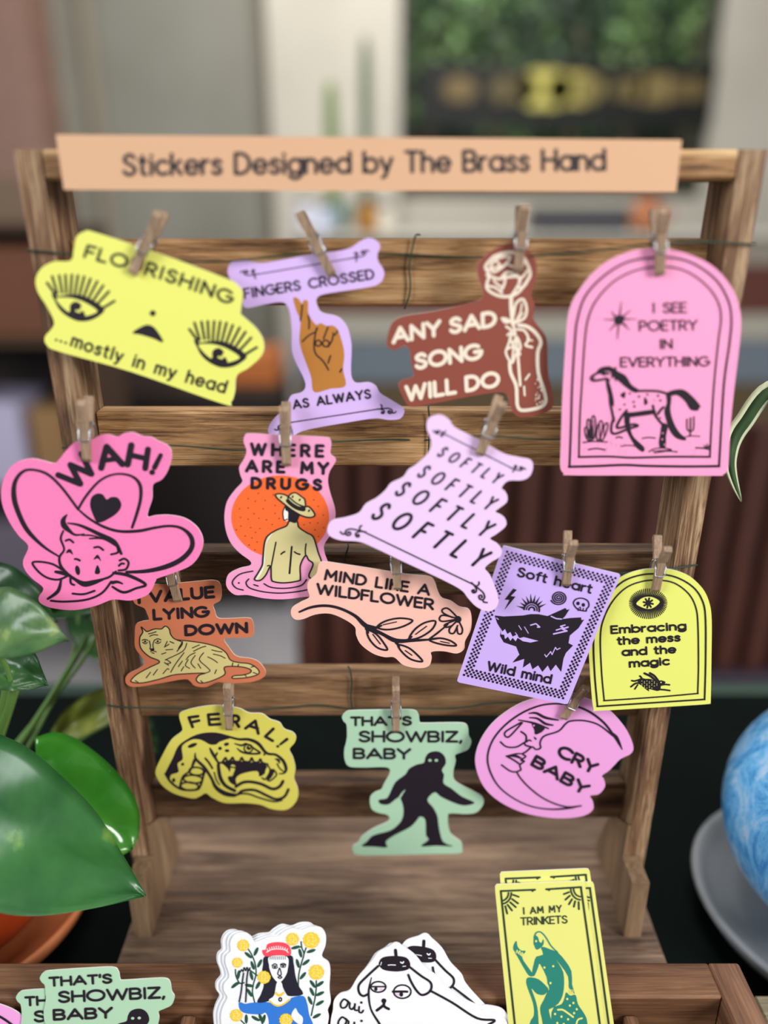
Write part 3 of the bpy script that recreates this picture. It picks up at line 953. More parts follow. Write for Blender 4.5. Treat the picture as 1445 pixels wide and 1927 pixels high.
for i in range(34): D.dot(CRM, random.uniform(1168, 1222), random.uniform(1300, 1490), random.uniform(3.5, 6.5), 3, n=8)
D.done()

# pink arch with a horse
PNK = (255, 164, 208)
D = Drawing(hang(1240, 500, 'poet', 0, 1), (1030, 370, 415 / 1445))
D.paper('sticker', [(85, 1770), (88, 1640), (100, 1300), (115, 1050), (132, 820), (160, 700), (212, 610), (300, 500), (420, 410), (560, 355), (680, 338), (800, 345), (930, 380), (1060, 440), (1160, 530), (1230, 640), (1262, 750), (1268, 850), (1255, 1000), (1225, 1250), (1200, 1500), (1186, 1760), (1180, 1795), (1150, 1822), (1100, 1829), (600, 1827), (150, 1826), (108, 1815)],
        PNK, 'tall pink arched sticker with a walking horse, lettered I SEE POETRY IN EVERYTHING')
D.part('printed_border')
D.line(INK, [(145, 1770), (155, 1500), (162, 1250), (180, 950), (198, 800), (250, 650), (370, 520), (520, 430), (690, 400), (850, 405), (980, 450), (1110, 550), (1185, 680), (1206, 800), (1195, 950), (1160, 1200), (1140, 1500), (1125, 1768)], 11)
D.line(INK, [(142, 1770), (300, 1766), (500, 1758), (650, 1764), (900, 1768), (1126, 1766)], 13)
D.line(INK, [(207, 1708), (213, 1450), (225, 1250), (245, 950), (267, 800), (320, 680), (430, 560), (560, 490), (690, 462), (830, 465), (950, 510), (1060, 600), (1122, 700), (1138, 800), (1120, 950), (1095, 1200), (1078, 1450), (1065, 1705)], 9)
D.line(INK, [(205, 1706), (400, 1703), (560, 1710), (800, 1704), (1066, 1705)], 11)
for t, a, b, h in (('I SEE', (688, 766), (916, 763), 74), ('POETRY', (600, 884), (986, 878), 74), ('IN', (735, 1001), (822, 999), 70), ('EVERYTHING', (476, 1120), (1062, 1114), 70)):
    D.text(t, a, b, h, 11.5, INK, gap=.09)
D.part('printed_star')
D.fill(INK, [(440, 800), (455, 780), (478, 776), (506, 790), (500, 815), (486, 836), (458, 838), (440, 825)], 2)
for a, b in (((472, 790), (485, 688)), ((466, 830), (459, 936)), ((445, 806), (364, 805)), ((500, 803), (588, 802)), ((450, 790), (418, 750)), ((490, 790), (547, 742)), ((450, 830), (405, 880)), ((492, 830), (540, 874)), ((440, 785), (432, 762)), ((502, 835), (520, 838))):
    D.line(INK, [(a[0], a[1], 9), (b[0], b[1], 3)], 6, smooth=False)
D.part('printed_horse')
hs = INK
D.line(hs, [(400, 1160), (345, 1152), (300, 1172), (286, 1192), (302, 1206), (350, 1200), (388, 1192), (402, 1205)], 13)
D.line(hs, [(355, 1158), (372, 1168), (390, 1155)], 9); D.dot(hs, 305, 1190, 6)
D.fill(hs, [(322, 1155), (345, 1122), (400, 1110), (436, 1122), (452, 1112), (456, 1140), (512, 1172), (552, 1232), (605, 1270), (570, 1284), (510, 1246), (455, 1200), (448, 1218), (434, 1180), (420, 1196), (414, 1150), (370, 1145)], 2)
D.line(hs, [(390, 1200, 12), (402, 1250, 22), (422, 1330, 20), (432, 1372, 6)], 12)
D.line(hs, [(408, 1270), (412, 1350), (426, 1420), (436, 1470)], 13)
D.line(hs, [(570, 1274), (660, 1272), (730, 1276), (800, 1296)], 13)
D.fill(hs, [(780, 1290), (818, 1268), (890, 1264), (950, 1308), (1002, 1370), (994, 1386), (985, 1402), (938, 1396), (900, 1340), (850, 1302), (800, 1308)], 2)
D.fill(hs, [(778, 1290), (812, 1310), (806, 1400), (832, 1490), (870, 1550), (908, 1582), (896, 1598), (840, 1580), (800, 1530), (778, 1465), (766, 1405), (782, 1350)], 2)
D.fill(hs, [(510, 1414), (560, 1412), (690, 1396), (704, 1422), (600, 1440), (510, 1448)], 2)
D.line(hs, [(692, 1370), (702, 1420), (722, 1455), (752, 1490)], 13)
D.fill(hs, [(752, 1486), (788, 1500), (778, 1570), (774, 1640), (740, 1648), (730, 1610), (738, 1560)], 2)
for p in ((756, 1550), (752, 1590), (768, 1625)): D.dot(PNK, *p, 5, 3)
D.line(hs, [(436, 1450), (420, 1500), (422, 1545), (452, 1552), (530, 1522), (592, 1502), (560, 1492), (505, 1508), (455, 1512), (482, 1450), (520, 1400)], 13)
D.fill(hs, [(505, 1436), (538, 1440), (542, 1500), (562, 1570), (632, 1640), (626, 1672), (580, 1642), (532, 1562), (508, 1500)], 2)
D.fill(hs, [(478, 1300), (500, 1280), (512, 1285), (506, 1320), (494, 1318)], 2); D.fill(hs, [(634, 1320), (644, 1318), (658, 1350), (636, 1366)], 2)
for x, y, r in ((540, 1290, 7), (600, 1310, 8), (725, 1305, 8), (565, 1345, 8), (570, 1375, 8), (505, 1362, 7), (475, 1395, 7), (655, 1297, 7), (740, 1335, 8), (700, 1335, 4), (740, 1450, 6)): D.dot(hs, x, y, r)
D.line(hs, [(760, 1380), (742, 1398), (724, 1424)], 13)
D.part('printed_desert')
for x, y, a, b, an in ((262, 1555, 14, 46, -14), (278, 1530, 15, 74, -8), (300, 1512, 17, 78, 2), (342, 1532, 17, 66, 10), (372, 1540, 15, 62, 18)):
    D.ring(hs, x, y, a, b, 7, an); D.line(hs, [(x, y - b * .6), (x, y + b * .6)], 4, smooth=False)
for l, w in (([(234, 1612), (300, 1604), (392, 1608)], 7), ([(450, 1580), (470, 1574), (490, 1581)], 8), ([(622, 1584), (660, 1578), (706, 1582)], 7), ([(484, 1636), (520, 1630), (572, 1632)], 6), ([(268, 1658), (320, 1650), (378, 1659)], 8), ([(664, 1672), (700, 1652), (760, 1648), (812, 1660), (690, 1668)], 6), ([(700, 1680), (780, 1668), (852, 1672)], 6), ([(972, 1646), (1020, 1648), (1062, 1656)], 8), ([(908, 1572), (950, 1568), (998, 1571)], 6), ([(936, 1566), (938, 1450)], 8), ([(914, 1458), (918, 1528), (956, 1528), (960, 1442)], 7), ([(1040, 1650), (1028, 1632)], 6), ([(1044, 1650), (1046, 1622)], 6), ([(1050, 1650), (1062, 1630)], 6)):
    D.line(hs, l, w)
for i in range(46): D.dot(hs, random.uniform(225, 1050), random.uniform(1600, 1692), random.uniform(1.6, 3), 2, n=6)
D.done()

# hot pink crying cowboy
HP = (255, 134, 190)
D = Drawing(hang(165, 860, 'wah', 1, 1), (0, 720, 420 / 1445))
D.paper('sticker', [(205, 492), (110, 515), (45, 580), (10, 680), (15, 790), (60, 900), (120, 990), (183, 1060), (150, 1150), (160, 1210), (210, 1270), (280, 1330), (250, 1390), (265, 1430), (340, 1460), (480, 1473), (620, 1445), (730, 1405), (850, 1410), (960, 1370), (1005, 1290), (1020, 1268), (1130, 1230), (1240, 1180), (1300, 1100), (1315, 1020), (1280, 940), (1200, 880), (1100, 858), (1010, 860), (957, 870), (960, 830), (985, 750), (990, 662), (1050, 625), (1090, 560), (1112, 470), (1090, 410), (1020, 375), (980, 352), (920, 345), (860, 322), (800, 330), (760, 350), (700, 335), (640, 345), (590, 372), (530, 385), (480, 390), (420, 450), (385, 495), (350, 522), (280, 505)],
        HP, 'hot pink sticker of a crying child in a cowboy hat, lettered WAH!')
for l, w in (([(376, 598), (520, 656), (455, 532), (592, 592), (526, 460)], 30), ([(655, 552), (690, 415), (792, 528)], 32), ([(688, 502), (762, 492)], 26), ([(850, 405), (826, 530)], 32), ([(958, 432), (940, 555)], 30), ([(838, 468), (950, 492)], 28), ([(1040, 470, 22), (1000, 550, 26)], 24)):
    D.line(INK, l, w, 4, 'lettering', smooth=False)
D.dot(INK, 985, 581, 18, 4, kind='lettering')
D.part('printed_cowboy')
for l in ([(505, 820, 12), (400, 680, 13), (310, 595, 14), (220, 565, 13), (150, 575, 15), (98, 640, 20), (90, 740, 26), (122, 850, 24), (180, 960, 22), (280, 1060, 14), (380, 1125, 9)], [(505, 820, 12), (560, 730, 13), (650, 632, 12), (750, 592, 11), (850, 605, 13), (905, 660, 17), (910, 750, 16), (885, 850, 15), (855, 938, 13)],
          [(500, 815, 9), (580, 882, 12), (680, 937, 14), (780, 963, 15), (900, 960, 16), (1000, 940, 14), (1100, 928, 13), (1180, 945, 15), (1237, 1000, 22), (1240, 1070, 24), (1180, 1140, 25), (1080, 1190, 25), (950, 1220, 20), (820, 1227, 14)],
          [(440, 910, 8), (520, 925, 14), (640, 980, 20), (740, 1030, 20), (785, 1108, 13)], [(410, 960, 9), (393, 1010, 11), (415, 1080, 10), (385, 1130, 12), (395, 1190, 14), (450, 1250, 16), (530, 1292, 14), (600, 1285, 10), (700, 1262, 12), (750, 1222, 9)],
          [(430, 948, 14), (485, 985, 12), (545, 980, 6)], [(530, 990, 6), (580, 988, 9), (640, 1000, 6)], [(580, 1010, 8), (670, 1010, 12), (760, 1060, 12)], [(425, 1024), (450, 1016), (474, 1035)], [(610, 1068), (640, 1064), (668, 1084)], [(485, 1142), (500, 1143), (516, 1152)],
          [(775, 1152), (805, 1140), (832, 1165), (815, 1208), (768, 1216)], [(770, 1186), (785, 1172), (802, 1172)], [(758, 1060), (764, 1098), (720, 1112)],
          [(400, 1210), (340, 1175), (260, 1160), (210, 1168), (250, 1225), (310, 1265), (380, 1275), (440, 1250)], [(360, 1225, 14), (400, 1232, 20), (440, 1245, 16)], [(395, 1278, 10), (375, 1350, 18), (310, 1400, 12)], [(330, 1412), (420, 1418), (560, 1405), (660, 1362), (720, 1288)],
          [(735, 1232, 14), (830, 1248, 18), (942, 1306, 14), (880, 1332, 12), (800, 1358, 14), (728, 1322, 11)], [(728, 1295, 18), (760, 1290, 14), (792, 1302, 8)], [(470, 1366), (540, 1370), (612, 1348)], [(455, 1270), (460, 1300), (480, 1310)]):
    D.line(INK, l, 11)
D.fill(INK, [(437, 850), (395, 885), (402, 940), (470, 985), (485, 985), (445, 935), (424, 895)], 2)
D.part('printed_heart')
D.fill(INK, [(636, 906), (600, 850), (583, 790), (595, 740), (630, 718), (665, 725), (690, 756), (720, 741), (762, 746), (785, 788), (768, 832), (715, 875)], 2, smooth=True)
D.part('printed_cowboy')
D.fill(INK, [(428, 1105), (438, 1082), (458, 1080), (472, 1114), (450, 1100)], 2); D.fill(INK, [(606, 1146), (626, 1116), (640, 1122), (654, 1156), (632, 1138)], 2)
D.fill(INK, [(630, 1182), (648, 1222), (636, 1240), (614, 1232)], 2); D.dot(INK, 502, 1215, 15, 2, 32, -10)
D.fill(INK, [(450, 1252), (530, 1296), (600, 1290), (690, 1268), (600, 1312), (530, 1318)], 2)
D.done()

# bather with straw hat
DP, ORG, TAN = (248, 164, 204), (255, 112, 52), (222, 210, 150)
D = Drawing(hang(540, 870, 'drug', 1, 1), (400, 730, 260 / 1222))
D.paper('sticker', [(320, 403), (282, 425), (275, 480), (300, 560), (270, 640), (235, 700), (245, 770), (262, 830), (200, 900), (130, 1000), (105, 1120), (115, 1250), (160, 1370), (240, 1460), (332, 1530), (330, 1572), (240, 1595), (150, 1640), (120, 1700), (130, 1770), (200, 1830), (310, 1832), (450, 1860), (620, 1870), (800, 1850), (900, 1830), (1000, 1700), (1010, 1600), (1020, 1550), (990, 1460), (990, 1380), (1060, 1270), (1085, 1150), (1080, 1060), (1040, 930), (1020, 830), (1035, 740), (1088, 650), (1075, 612), (1042, 580), (1050, 500), (1040, 460), (1000, 436), (700, 420), (500, 411)],
        DP, 'pink sticker of a bather before an orange sun, lettered WHERE ARE MY DRUGS')
D.part('printed_sun')
D.dot(ORG, 597, 1140, 432, 1, 366, 0, 60)
D.text('WHERE', (328, 602), (988, 620), 122, 29, INK, gap=.4)
D.text('ARE MY', (286, 748), (1030, 772), 118, 29, INK, gap=.34, space=.4)
D.text('DRUGS', (334, 896), (970, 914), 112, 29, INK, gap=.42)
for x, y in ((405, 932), (315, 980), (378, 1003), (465, 995), (537, 945), (237, 1070), (315, 1062), (448, 1070), (552, 1040), (365, 1112), (552, 1110), (247, 1145), (315, 1162), (410, 1152), (476, 1166), (588, 1156), (250, 1222), (336, 1235), (418, 1243), (527, 1208), (210, 1256), (380, 1278), (288, 1310), (348, 1328), (393, 1362), (323, 1390), (374, 1433), (895, 990), (934, 1047), (978, 1125), (862, 1193), (930, 1195), (808, 1210), (905, 1256), (983, 1236), (936, 1315)):
    D.dot((120, 50, 26), x, y, 7, 2, 5, random.uniform(-40, 40), 8)
D.part('printed_bather')
body = [(680, 1180), (650, 1222), (560, 1260), (485, 1312), (458, 1380), (446, 1500), (438, 1570), (400, 1640), (370, 1694), (420, 1702), (470, 1655), (514, 1575), (520, 1690), (548, 1715), (640, 1724), (760, 1706), (776, 1680), (776, 1570), (822, 1482), (850, 1522), (888, 1560), (850, 1662), (900, 1680), (962, 1560), (932, 1450), (890, 1320), (830, 1280), (762, 1232), (745, 1180)]
D.fill(TAN, body, 2); D.line(INK, body, 10, 4, closed=True)
D.fill((244, 240, 222), [(540, 1276), (492, 1318), (466, 1385), (454, 1500), (447, 1572), (410, 1640), (384, 1688), (400, 1690), (458, 1580), (470, 1400), (505, 1325)], 3)
for l, w in (([(560, 1365), (545, 1440), (528, 1530), (518, 1580)], 10), ([(826, 1380), (820, 1430), (822, 1482)], 10), ([(700, 1405), (692, 1500), (680, 1640)], 13), ([(605, 1470), (622, 1456), (638, 1448)], 11), ([(724, 1450), (745, 1464), (772, 1472)], 11), ([(485, 1574), (502, 1570)], 9), ([(355, 1620), (240, 1648), (175, 1715), (205, 1768), (270, 1788)], 9), ([(320, 1690), (296, 1725), (330, 1770), (450, 1803), (600, 1815), (760, 1800), (900, 1770)], 9), ([(455, 1732), (520, 1764), (650, 1772), (780, 1748), (830, 1695)], 9), ([(365, 1740), (402, 1752)], 9)):
    D.line(INK, l, w)
D.dot(INK, 232, 1725, 8)
D.fill((250, 248, 240), [(652, 1045), (628, 1095), (634, 1165), (664, 1172), (676, 1080)], 2); D.line(INK, [(640, 1050), (622, 1100), (632, 1168), (660, 1160)], 8)
D.fill(INK, [(648, 1040), (644, 1080), (668, 1100), (668, 1165), (690, 1185), (740, 1192), (772, 1128), (800, 1110), (700, 1040)], 3)
brim = [(558, 942), (600, 936), (660, 955), (740, 1020), (812, 1050), (850, 1050), (892, 1095), (902, 1130), (860, 1146), (790, 1130), (700, 1078), (610, 1008), (568, 970)]
D.fill(TAN, brim, 4); D.line(INK, brim, 10, 6, closed=True)
crown_ = [(668, 985), (690, 940), (735, 928), (790, 965), (815, 990), (814, 1060), (740, 1044)]
D.fill(TAN, crown_, 5); D.line(INK, crown_, 10, 6, closed=True)
D.fill(INK, [(660, 985), (730, 1038), (815, 1056), (810, 1092), (730, 1072), (655, 1012)], 6)
for x, y in ((708, 962), (770, 990), (606, 967), (852, 1086)): D.dot(INK, x, y, 13, 6, 8, -60)
D.done()

# pale pink SOFTLY
SP = (242, 208, 250)
D = Drawing(hang(910, 850, 'soft', 1, 2), (590, 740, 430 / 1445))
D.paper('sticker', [(780, 137), (728, 160), (715, 220), (738, 280), (745, 330), (720, 385), (650, 450), (600, 482), (565, 530), (490, 568), (455, 612), (400, 660), (330, 700), (285, 757), (200, 785), (120, 803), (88, 850), (100, 900), (170, 930), (290, 940), (400, 985), (600, 1080), (800, 1172), (930, 1242), (980, 1300), (1030, 1350), (1100, 1380), (1150, 1360), (1170, 1310), (1150, 1230), (1115, 1150), (1084, 1108), (1120, 1070), (1180, 1032), (1190, 990), (1160, 950), (1116, 920), (1160, 888), (1215, 840), (1215, 800), (1190, 772), (1150, 750), (1170, 730), (1220, 690), (1225, 650), (1210, 620), (1190, 598), (1230, 555), (1320, 550), (1370, 520), (1388, 460), (1370, 420), (1300, 405), (1200, 380), (1060, 300), (900, 220), (860, 170), (820, 142)],
        SP, 'pale pink sticker repeating the word SOFTLY four times between scrolled rules')
D.text('SOFTLY', (772, 394), (1150, 576), 80, 11.5, INK, up=(60, -60), gap=1.15)
D.text('SOFTLY', (644, 524), (1104, 744), 98, 13.5, INK, up=(74, -74), gap=1.15)
D.text('SOFTLY', (500, 638), (1074, 914), 115, 16, INK, up=(88, -86), gap=1.15)
D.text('SOFTLY', (348, 786), (1032, 1108), 140, 18.5, INK, up=(106, -102), gap=1.15)
D.part('printed_rule')
D.line(INK, [(830, 258), (1262, 478)], 5, smooth=False); D.part('printed_rule', 1)
D.line(INK, [(305, 870), (1020, 1214)], 7, smooth=False)
D.part('printed_rule')
D.scroll(INK, 832, 259, 212, .62, 6, -1); D.scroll(INK, 1258, 476, 18, .66, 6, -1)
D.part('printed_rule', 1)
D.scroll(INK, 308, 872, 192, 1.1, 8, -1); D.scroll(INK, 1016, 1212, 40, 1.1, 8, 1)
D.done()

# terracotta tiger
TC, TG = (210, 122, 86), (218, 202, 134)
D = Drawing(hang(337, 1120, 'lying', 1, 1), (220, 1060, 380 / 1445))
D.paper('sticker', [(115, 235), (130, 290), (195, 322), (215, 360), (228, 405), (180, 415), (135, 440), (128, 520), (130, 600), (168, 660), (198, 700), (180, 740), (85, 790), (60, 830), (75, 870), (140, 885), (300, 860), (480, 830), (520, 842), (560, 878), (640, 885), (720, 852), (800, 860), (960, 850), (1050, 815), (1062, 770), (1020, 710), (960, 682), (855, 664), (800, 600), (767, 548), (800, 535), (950, 530), (980, 490), (970, 410), (930, 390), (800, 395), (722, 390), (700, 340), (692, 296), (740, 265), (750, 200), (735, 140), (690, 121), (600, 126), (400, 145), (280, 150), (170, 165)],
        TC, 'terracotta sticker of a lying tiger, lettered I VALUE LYING DOWN', edge=(250, 228, 214))
D.text('I VALUE', (146, 294), (704, 250), 92, 22, INK, gap=.05, space=.2)
D.text('LYING', (258, 412), (660, 388), 86, 21, INK, gap=.03)
D.text('DOWN', (484, 524), (940, 502), 84, 22, INK, gap=.03)
D.part('printed_tiger')
tig = [(173, 455), (196, 474), (218, 488), (270, 470), (318, 470), (346, 450), (374, 470), (385, 510), (420, 545), (500, 555), (620, 572), (720, 600), (780, 640), (812, 692), (870, 710), (950, 720), (1008, 758), (1012, 792), (940, 816), (832, 824), (836, 806), (900, 800), (955, 782), (952, 758), (880, 740), (772, 742), (774, 790), (730, 820), (650, 850), (592, 856), (568, 832), (590, 800), (630, 786), (500, 790), (400, 800), (300, 830), (180, 856), (108, 850), (106, 830), (150, 790), (240, 742), (302, 712), (292, 692), (240, 672), (190, 632), (166, 590), (165, 530), (186, 492)]
D.fill(TG, tig, 1, k=3); D.line(INK, tig, 6, closed=True)
for l in ([(430, 550), (470, 572), (430, 630)], [(500, 572), (470, 630), (345, 692)], [(540, 606), (590, 584)], [(548, 630), (600, 604), (636, 594)], [(480, 640), (420, 720), (385, 780)], [(560, 640), (520, 660), (496, 690)], [(620, 640), (590, 690), (640, 740), (666, 770), (628, 788)], [(560, 660), (530, 710), (560, 750)], [(510, 690), (490, 730), (520, 752)], [(650, 670), (690, 690), (720, 712)], [(678, 620), (720, 630), (752, 634)], [(690, 650), (740, 662), (775, 680)], [(340, 710), (370, 730)], [(355, 690), (385, 712), (350, 720)], [(210, 820), (240, 780)], [(260, 800), (290, 760)], [(330, 790), (360, 756), (372, 760)], [(360, 560), (345, 590)], [(380, 560), (408, 572)], [(350, 620), (400, 616)], [(340, 600), (372, 580)], [(320, 650), (350, 640)], [(235, 522), (262, 512), (292, 514)], [(226, 505), (256, 498), (280, 490)], [(180, 552), (200, 545), (222, 552)], [(184, 566), (204, 576), (218, 566)], [(270, 550), (292, 540), (315, 548)], [(274, 566), (294, 574), (314, 562)], [(232, 555), (240, 590), (236, 610)], [(268, 550), (258, 580), (262, 610)], [(240, 632), (256, 626), (282, 634)], [(250, 640), (266, 644)], [(830, 712), (824, 734)], [(870, 722), (866, 738)], [(960, 744), (985, 736)], [(975, 782), (1000, 790)], [(925, 810), (916, 798)], [(700, 790), (712, 762)], [(470, 560), (440, 610)], [(440, 740), (468, 700)], [(460, 770), (478, 740)], [(580, 720), (600, 752)], [(130, 840), (150, 850)], [(600, 840), (612, 852)]):
    D.line(INK, l, 5.5)
D.fill(INK, [(234, 614), (252, 608), (270, 614), (254, 630)], 3); D.dot(INK, 202, 560, 8); D.dot(INK, 292, 558, 8)
D.done()

# peach wildflower
PC = (252, 196, 180)
D = Drawing(hang(748, 1090, 'mind', -1, 2), (530, 1000, 400 / 1445))
D.paper('sticker', [(280, 205), (250, 230), (235, 290), (182, 340), (175, 390), (188, 448), (130, 480), (70, 520), (65, 570), (95, 600), (150, 595), (230, 565), (330, 560), (430, 600), (497, 650), (506, 705), (540, 770), (620, 830), (700, 855), (765, 857), (830, 910), (930, 930), (1000, 915), (1020, 860), (1018, 820), (1100, 815), (1190, 830), (1240, 800), (1247, 745), (1285, 670), (1290, 580), (1270, 527), (1210, 512), (1150, 472), (1088, 450), (1060, 400), (1040, 340), (1000, 305), (850, 290), (600, 250), (400, 220)],
        PC, 'peach sticker of a flower stem, lettered MIND LIKE A WILDFLOWER')
D.text('MIND LIKE A', (286, 332), (1006, 440), 80, 16.5, INK, gap=.1, space=.32)
D.text('WILDFLOWER', (232, 428), (1034, 538), 80, 16.5, INK, gap=.05, up=(6, -80))
D.part('printed_flower_stem')
D.line(INK, [(120, 548, 10), (200, 516, 14), (300, 505, 15), (400, 525, 15), (500, 575, 17), (570, 640, 24), (680, 695, 18), (775, 742, 24), (880, 742, 17), (1010, 735, 10), (1080, 728, 4)], 14)
D.line(INK, [(585, 640, 14), (640, 652, 10)], 10); D.line(INK, [(575, 660, 16), (590, 690, 8)], 10); D.line(INK, [(780, 755, 18), (800, 785, 8)], 10); D.line(INK, [(850, 745, 16), (885, 715, 8)], 10); D.line(INK, [(1005, 730, 9), (1060, 690, 10), (1130, 632, 8)], 9); D.line(INK, [(640, 655, 16), (680, 640, 8)], 9)
for l in ([(650, 652), (700, 612), (800, 590), (890, 606), (820, 648), (720, 668)], [(582, 672), (645, 700), (700, 768), (716, 806), (650, 790), (595, 730)], [(868, 732), (902, 670), (970, 622), (1045, 610), (1020, 668), (940, 720)], [(792, 772), (860, 790), (920, 838), (956, 884), (880, 870), (820, 822)], [(1005, 736), (1080, 726), (1150, 745), (1186, 776), (1120, 774), (1040, 756)]):
    D.line(INK, l, 10, closed=True)
for l in ([(690, 635), (780, 615)], [(620, 700), (670, 765)], [(910, 700), (985, 645)], [(840, 810), (885, 842)], [(1080, 748), (1140, 760)]): D.line(INK, l, 6)
D.dot(INK, 1198, 598, 24)
for l in ([(1190, 580), (1130, 524), (1092, 532), (1100, 556), (1160, 585)], [(1180, 588), (1095, 570), (1072, 596), (1096, 612), (1175, 600)], [(1180, 604), (1110, 634), (1120, 652), (1160, 640)], [(1188, 612), (1142, 660), (1144, 690), (1172, 690), (1196, 640)], [(1206, 614), (1228, 662), (1222, 695), (1198, 692), (1192, 650)]):
    D.line(INK, l, 9)
D.done()

# yellow eye-and-hare arch
YG = (233, 237, 118)
D = Drawing(hang(1232, 1100, 'embr', 1, 2), (840, 980, 520 / 1445))
D.paper('sticker', [(770, 985), (755, 850), (745, 700), (742, 580), (760, 480), (800, 400), (860, 330), (930, 285), (1010, 258), (1090, 250), (1180, 256), (1270, 290), (1340, 355), (1375, 430), (1387, 520), (1386, 700), (1382, 935), (1376, 954), (1350, 960), (1100, 976), (800, 993)],
        YG, 'lime yellow arched sticker with eye and hare, lettered Embracing the mess and the magic')
D.part('printed_border')
D.line(INK, [(790, 970), (775, 800), (770, 620), (790, 500), (840, 400), (920, 320), (1010, 285), (1100, 278), (1200, 295), (1290, 347), (1340, 422), (1355, 520), (1355, 750), (1350, 935)], 7)
D.line(INK, [(788, 971), (1000, 957), (1351, 934)], 7); D.line(INK, [(825, 940), (812, 800), (805, 620), (820, 520), (870, 420), (940, 350), (1020, 318), (1100, 310), (1190, 325), (1265, 380), (1303, 450), (1315, 540), (1318, 750), (1314, 904)], 6)
D.line(INK, [(823, 941), (1100, 922), (1316, 903)], 6)
def eye(D, cx, cy):
    for i in range(56):
        t = 2 * PI * i / 56
        x0, y0 = cx + 62 * math.cos(t), cy + 30 * math.sin(t)
        x1, y1 = cx + 98 * math.cos(t + .08), cy + (82 if math.sin(t) > 0 else 74) * math.sin(t + .08)
        D.line(INK, [(x0, y0, 5), (x1, y1, 4)], 5, 2, smooth=False)
    al = [(cx - 68, cy + 4), (cx - 38, cy - 28), (cx, cy - 38), (cx + 38, cy - 30), (cx + 66, cy - 6), (cx + 36, cy + 26), (cx, cy + 36), (cx - 38, cy + 26)]
    D.fill(YG, al, 3); D.line(INK, al, 8, 4, closed=True)
    for i in range(8):
        t = PI * i / 4 + .2
        D.line(INK, [(cx, cy), (cx + 25 * math.cos(t), cy + 25 * math.sin(t))], 8, 4, smooth=False)
D.part('printed_eye')
eye(D, 1055, 430)
for t, a, b in (('Embracing', (859, 594), (1256, 572)), ('the mess', (892, 652), (1226, 632)), ('and the', (917, 710), (1203, 694)), ('magic', (955, 770), (1170, 756))):
    D.text(t, a, b, 47, 10.5, INK, gap=.04, space=.34)
D.part('printed_hare')
D.fill(INK, [(1000, 845), (1015, 822), (1040, 826), (1070, 828), (1100, 846), (1118, 834), (1145, 842), (1136, 856), (1122, 862), (1118, 884), (1100, 890), (1060, 880), (1058, 892), (1020, 862)], 2, k=3)
for l, w in (([(1012, 830), (985, 838), (970, 836)], 7), ([(1012, 850), (990, 850), (965, 868)], 7), ([(1000, 858), (985, 880)], 6), ([(1098, 842), (1070, 815), (1036, 798)], 9), ([(1108, 838), (1088, 812), (1064, 797)], 9), ([(1112, 862), (1140, 856), (1166, 858)], 7), ([(1110, 882), (1140, 884), (1168, 888)], 7), ([(1020, 820), (1012, 812)], 7)): D.line(INK, l, w)
for i in range(26): D.dot(YG, 1022 + 13 * (i % 7), 838 + 11 * (i // 7) + (i % 2) * 4, 2.2, 3, n=6)
D.dot(YG, 1122, 845, 3.5, 3)
D.done()

# purple wolf card
PU = (208, 178, 248)
D = Drawing(hang(1065, 1090, 'heart', 0, 2), (840, 980, 520 / 1445))
D.paper('sticker', [(300, 131), (296, 134), (290, 148), (180, 472), (60, 826), (57, 838), (66, 846), (340, 902), (620, 959), (634, 957), (640, 945), (780, 600), (906, 296), (909, 285), (902, 278), (600, 206), (312, 133)],
        PU, 'purple card with a black wolf head and dotted border, lettered Soft heart Wild mind', smooth=False)
TL, TR, BR, BL = Vector((318, 162)), Vector((884, 300)), Vector((610, 928)), Vector((92, 806))
def quad(u, v): return (TL * (1 - u) + TR * u) * (1 - v) + (BL * (1 - u) + BR * u) * v
nu, nv = 48, 58
D.part('printed_dotted_border')
for i in range(nu + 1):
    for j in range(nv + 1):
        edge_ = min(i, nu - i, j, nv - j)
        if edge_ <= 3 and (i + j) % 2 == 0:
            q = quad(i / nu, j / nv)
            D.dot(INK, q.x, q.y, 6.6, 2, n=8)
D.text('Soft heart', (366, 292), (758, 384), 54, 10.5, INK, gap=.08, space=.35)
D.text('Wild mind', (208, 784), (546, 856), 54, 10.5, INK, gap=.08, space=.35)
D.part('printed_lightning_bolt')
D.fill(INK, [(350, 354), (305, 412), (330, 414), (304, 466), (362, 396), (336, 394), (368, 362)], 2, smooth=False)
D.part('printed_sun')
for i in range(9):
    t = math.radians(196 + 17.5 * i)
    c, r0, r1 = (446, 468), 44, (84, 74, 84, 80, 88, 84, 84, 78, 84)[i]
    n_ = Vector((-math.sin(t), math.cos(t))) * 6
    a, b = Vector(c) + Vector((math.cos(t), math.sin(t))) * r0, Vector(c) + Vector((math.cos(t), math.sin(t))) * r1
    D.poly(INK, [tuple(a + n_), tuple(b), tuple(a - n_)], 2, 'illustration')
for r, w in ((40, 7), (28, 5), (15, 7)): D.line(INK, arc(446, 466, r, r * .95, 183, 372, 14), w, smooth=False)
D.part('printed_spiral')
D.line(INK, [(587 + (4 + 39 * i / 60) * math.cos(i * .36), 403 + (3 + 34 * i / 60) * math.sin(i * .36)) for i in range(61)], 5.5, smooth=False)
D.part('printed_skull')
sk = [(672, 448), (664, 428), (678, 410), (708, 405), (738, 418), (745, 445), (732, 462), (730, 472), (700, 468), (686, 462)]
D.line(INK, sk, 5.5, closed=True); D.dot(INK, 688, 432, 9, 3, 10); D.dot(INK, 716, 440, 9, 3, 10); D.fill(INK, [(698, 448), (694, 456), (704, 457)], 3)
for x in (690, 702, 716): D.line(INK, [(x, 458), (x - 2, 470)], 4, smooth=False)
D.part('printed_wolf_head')
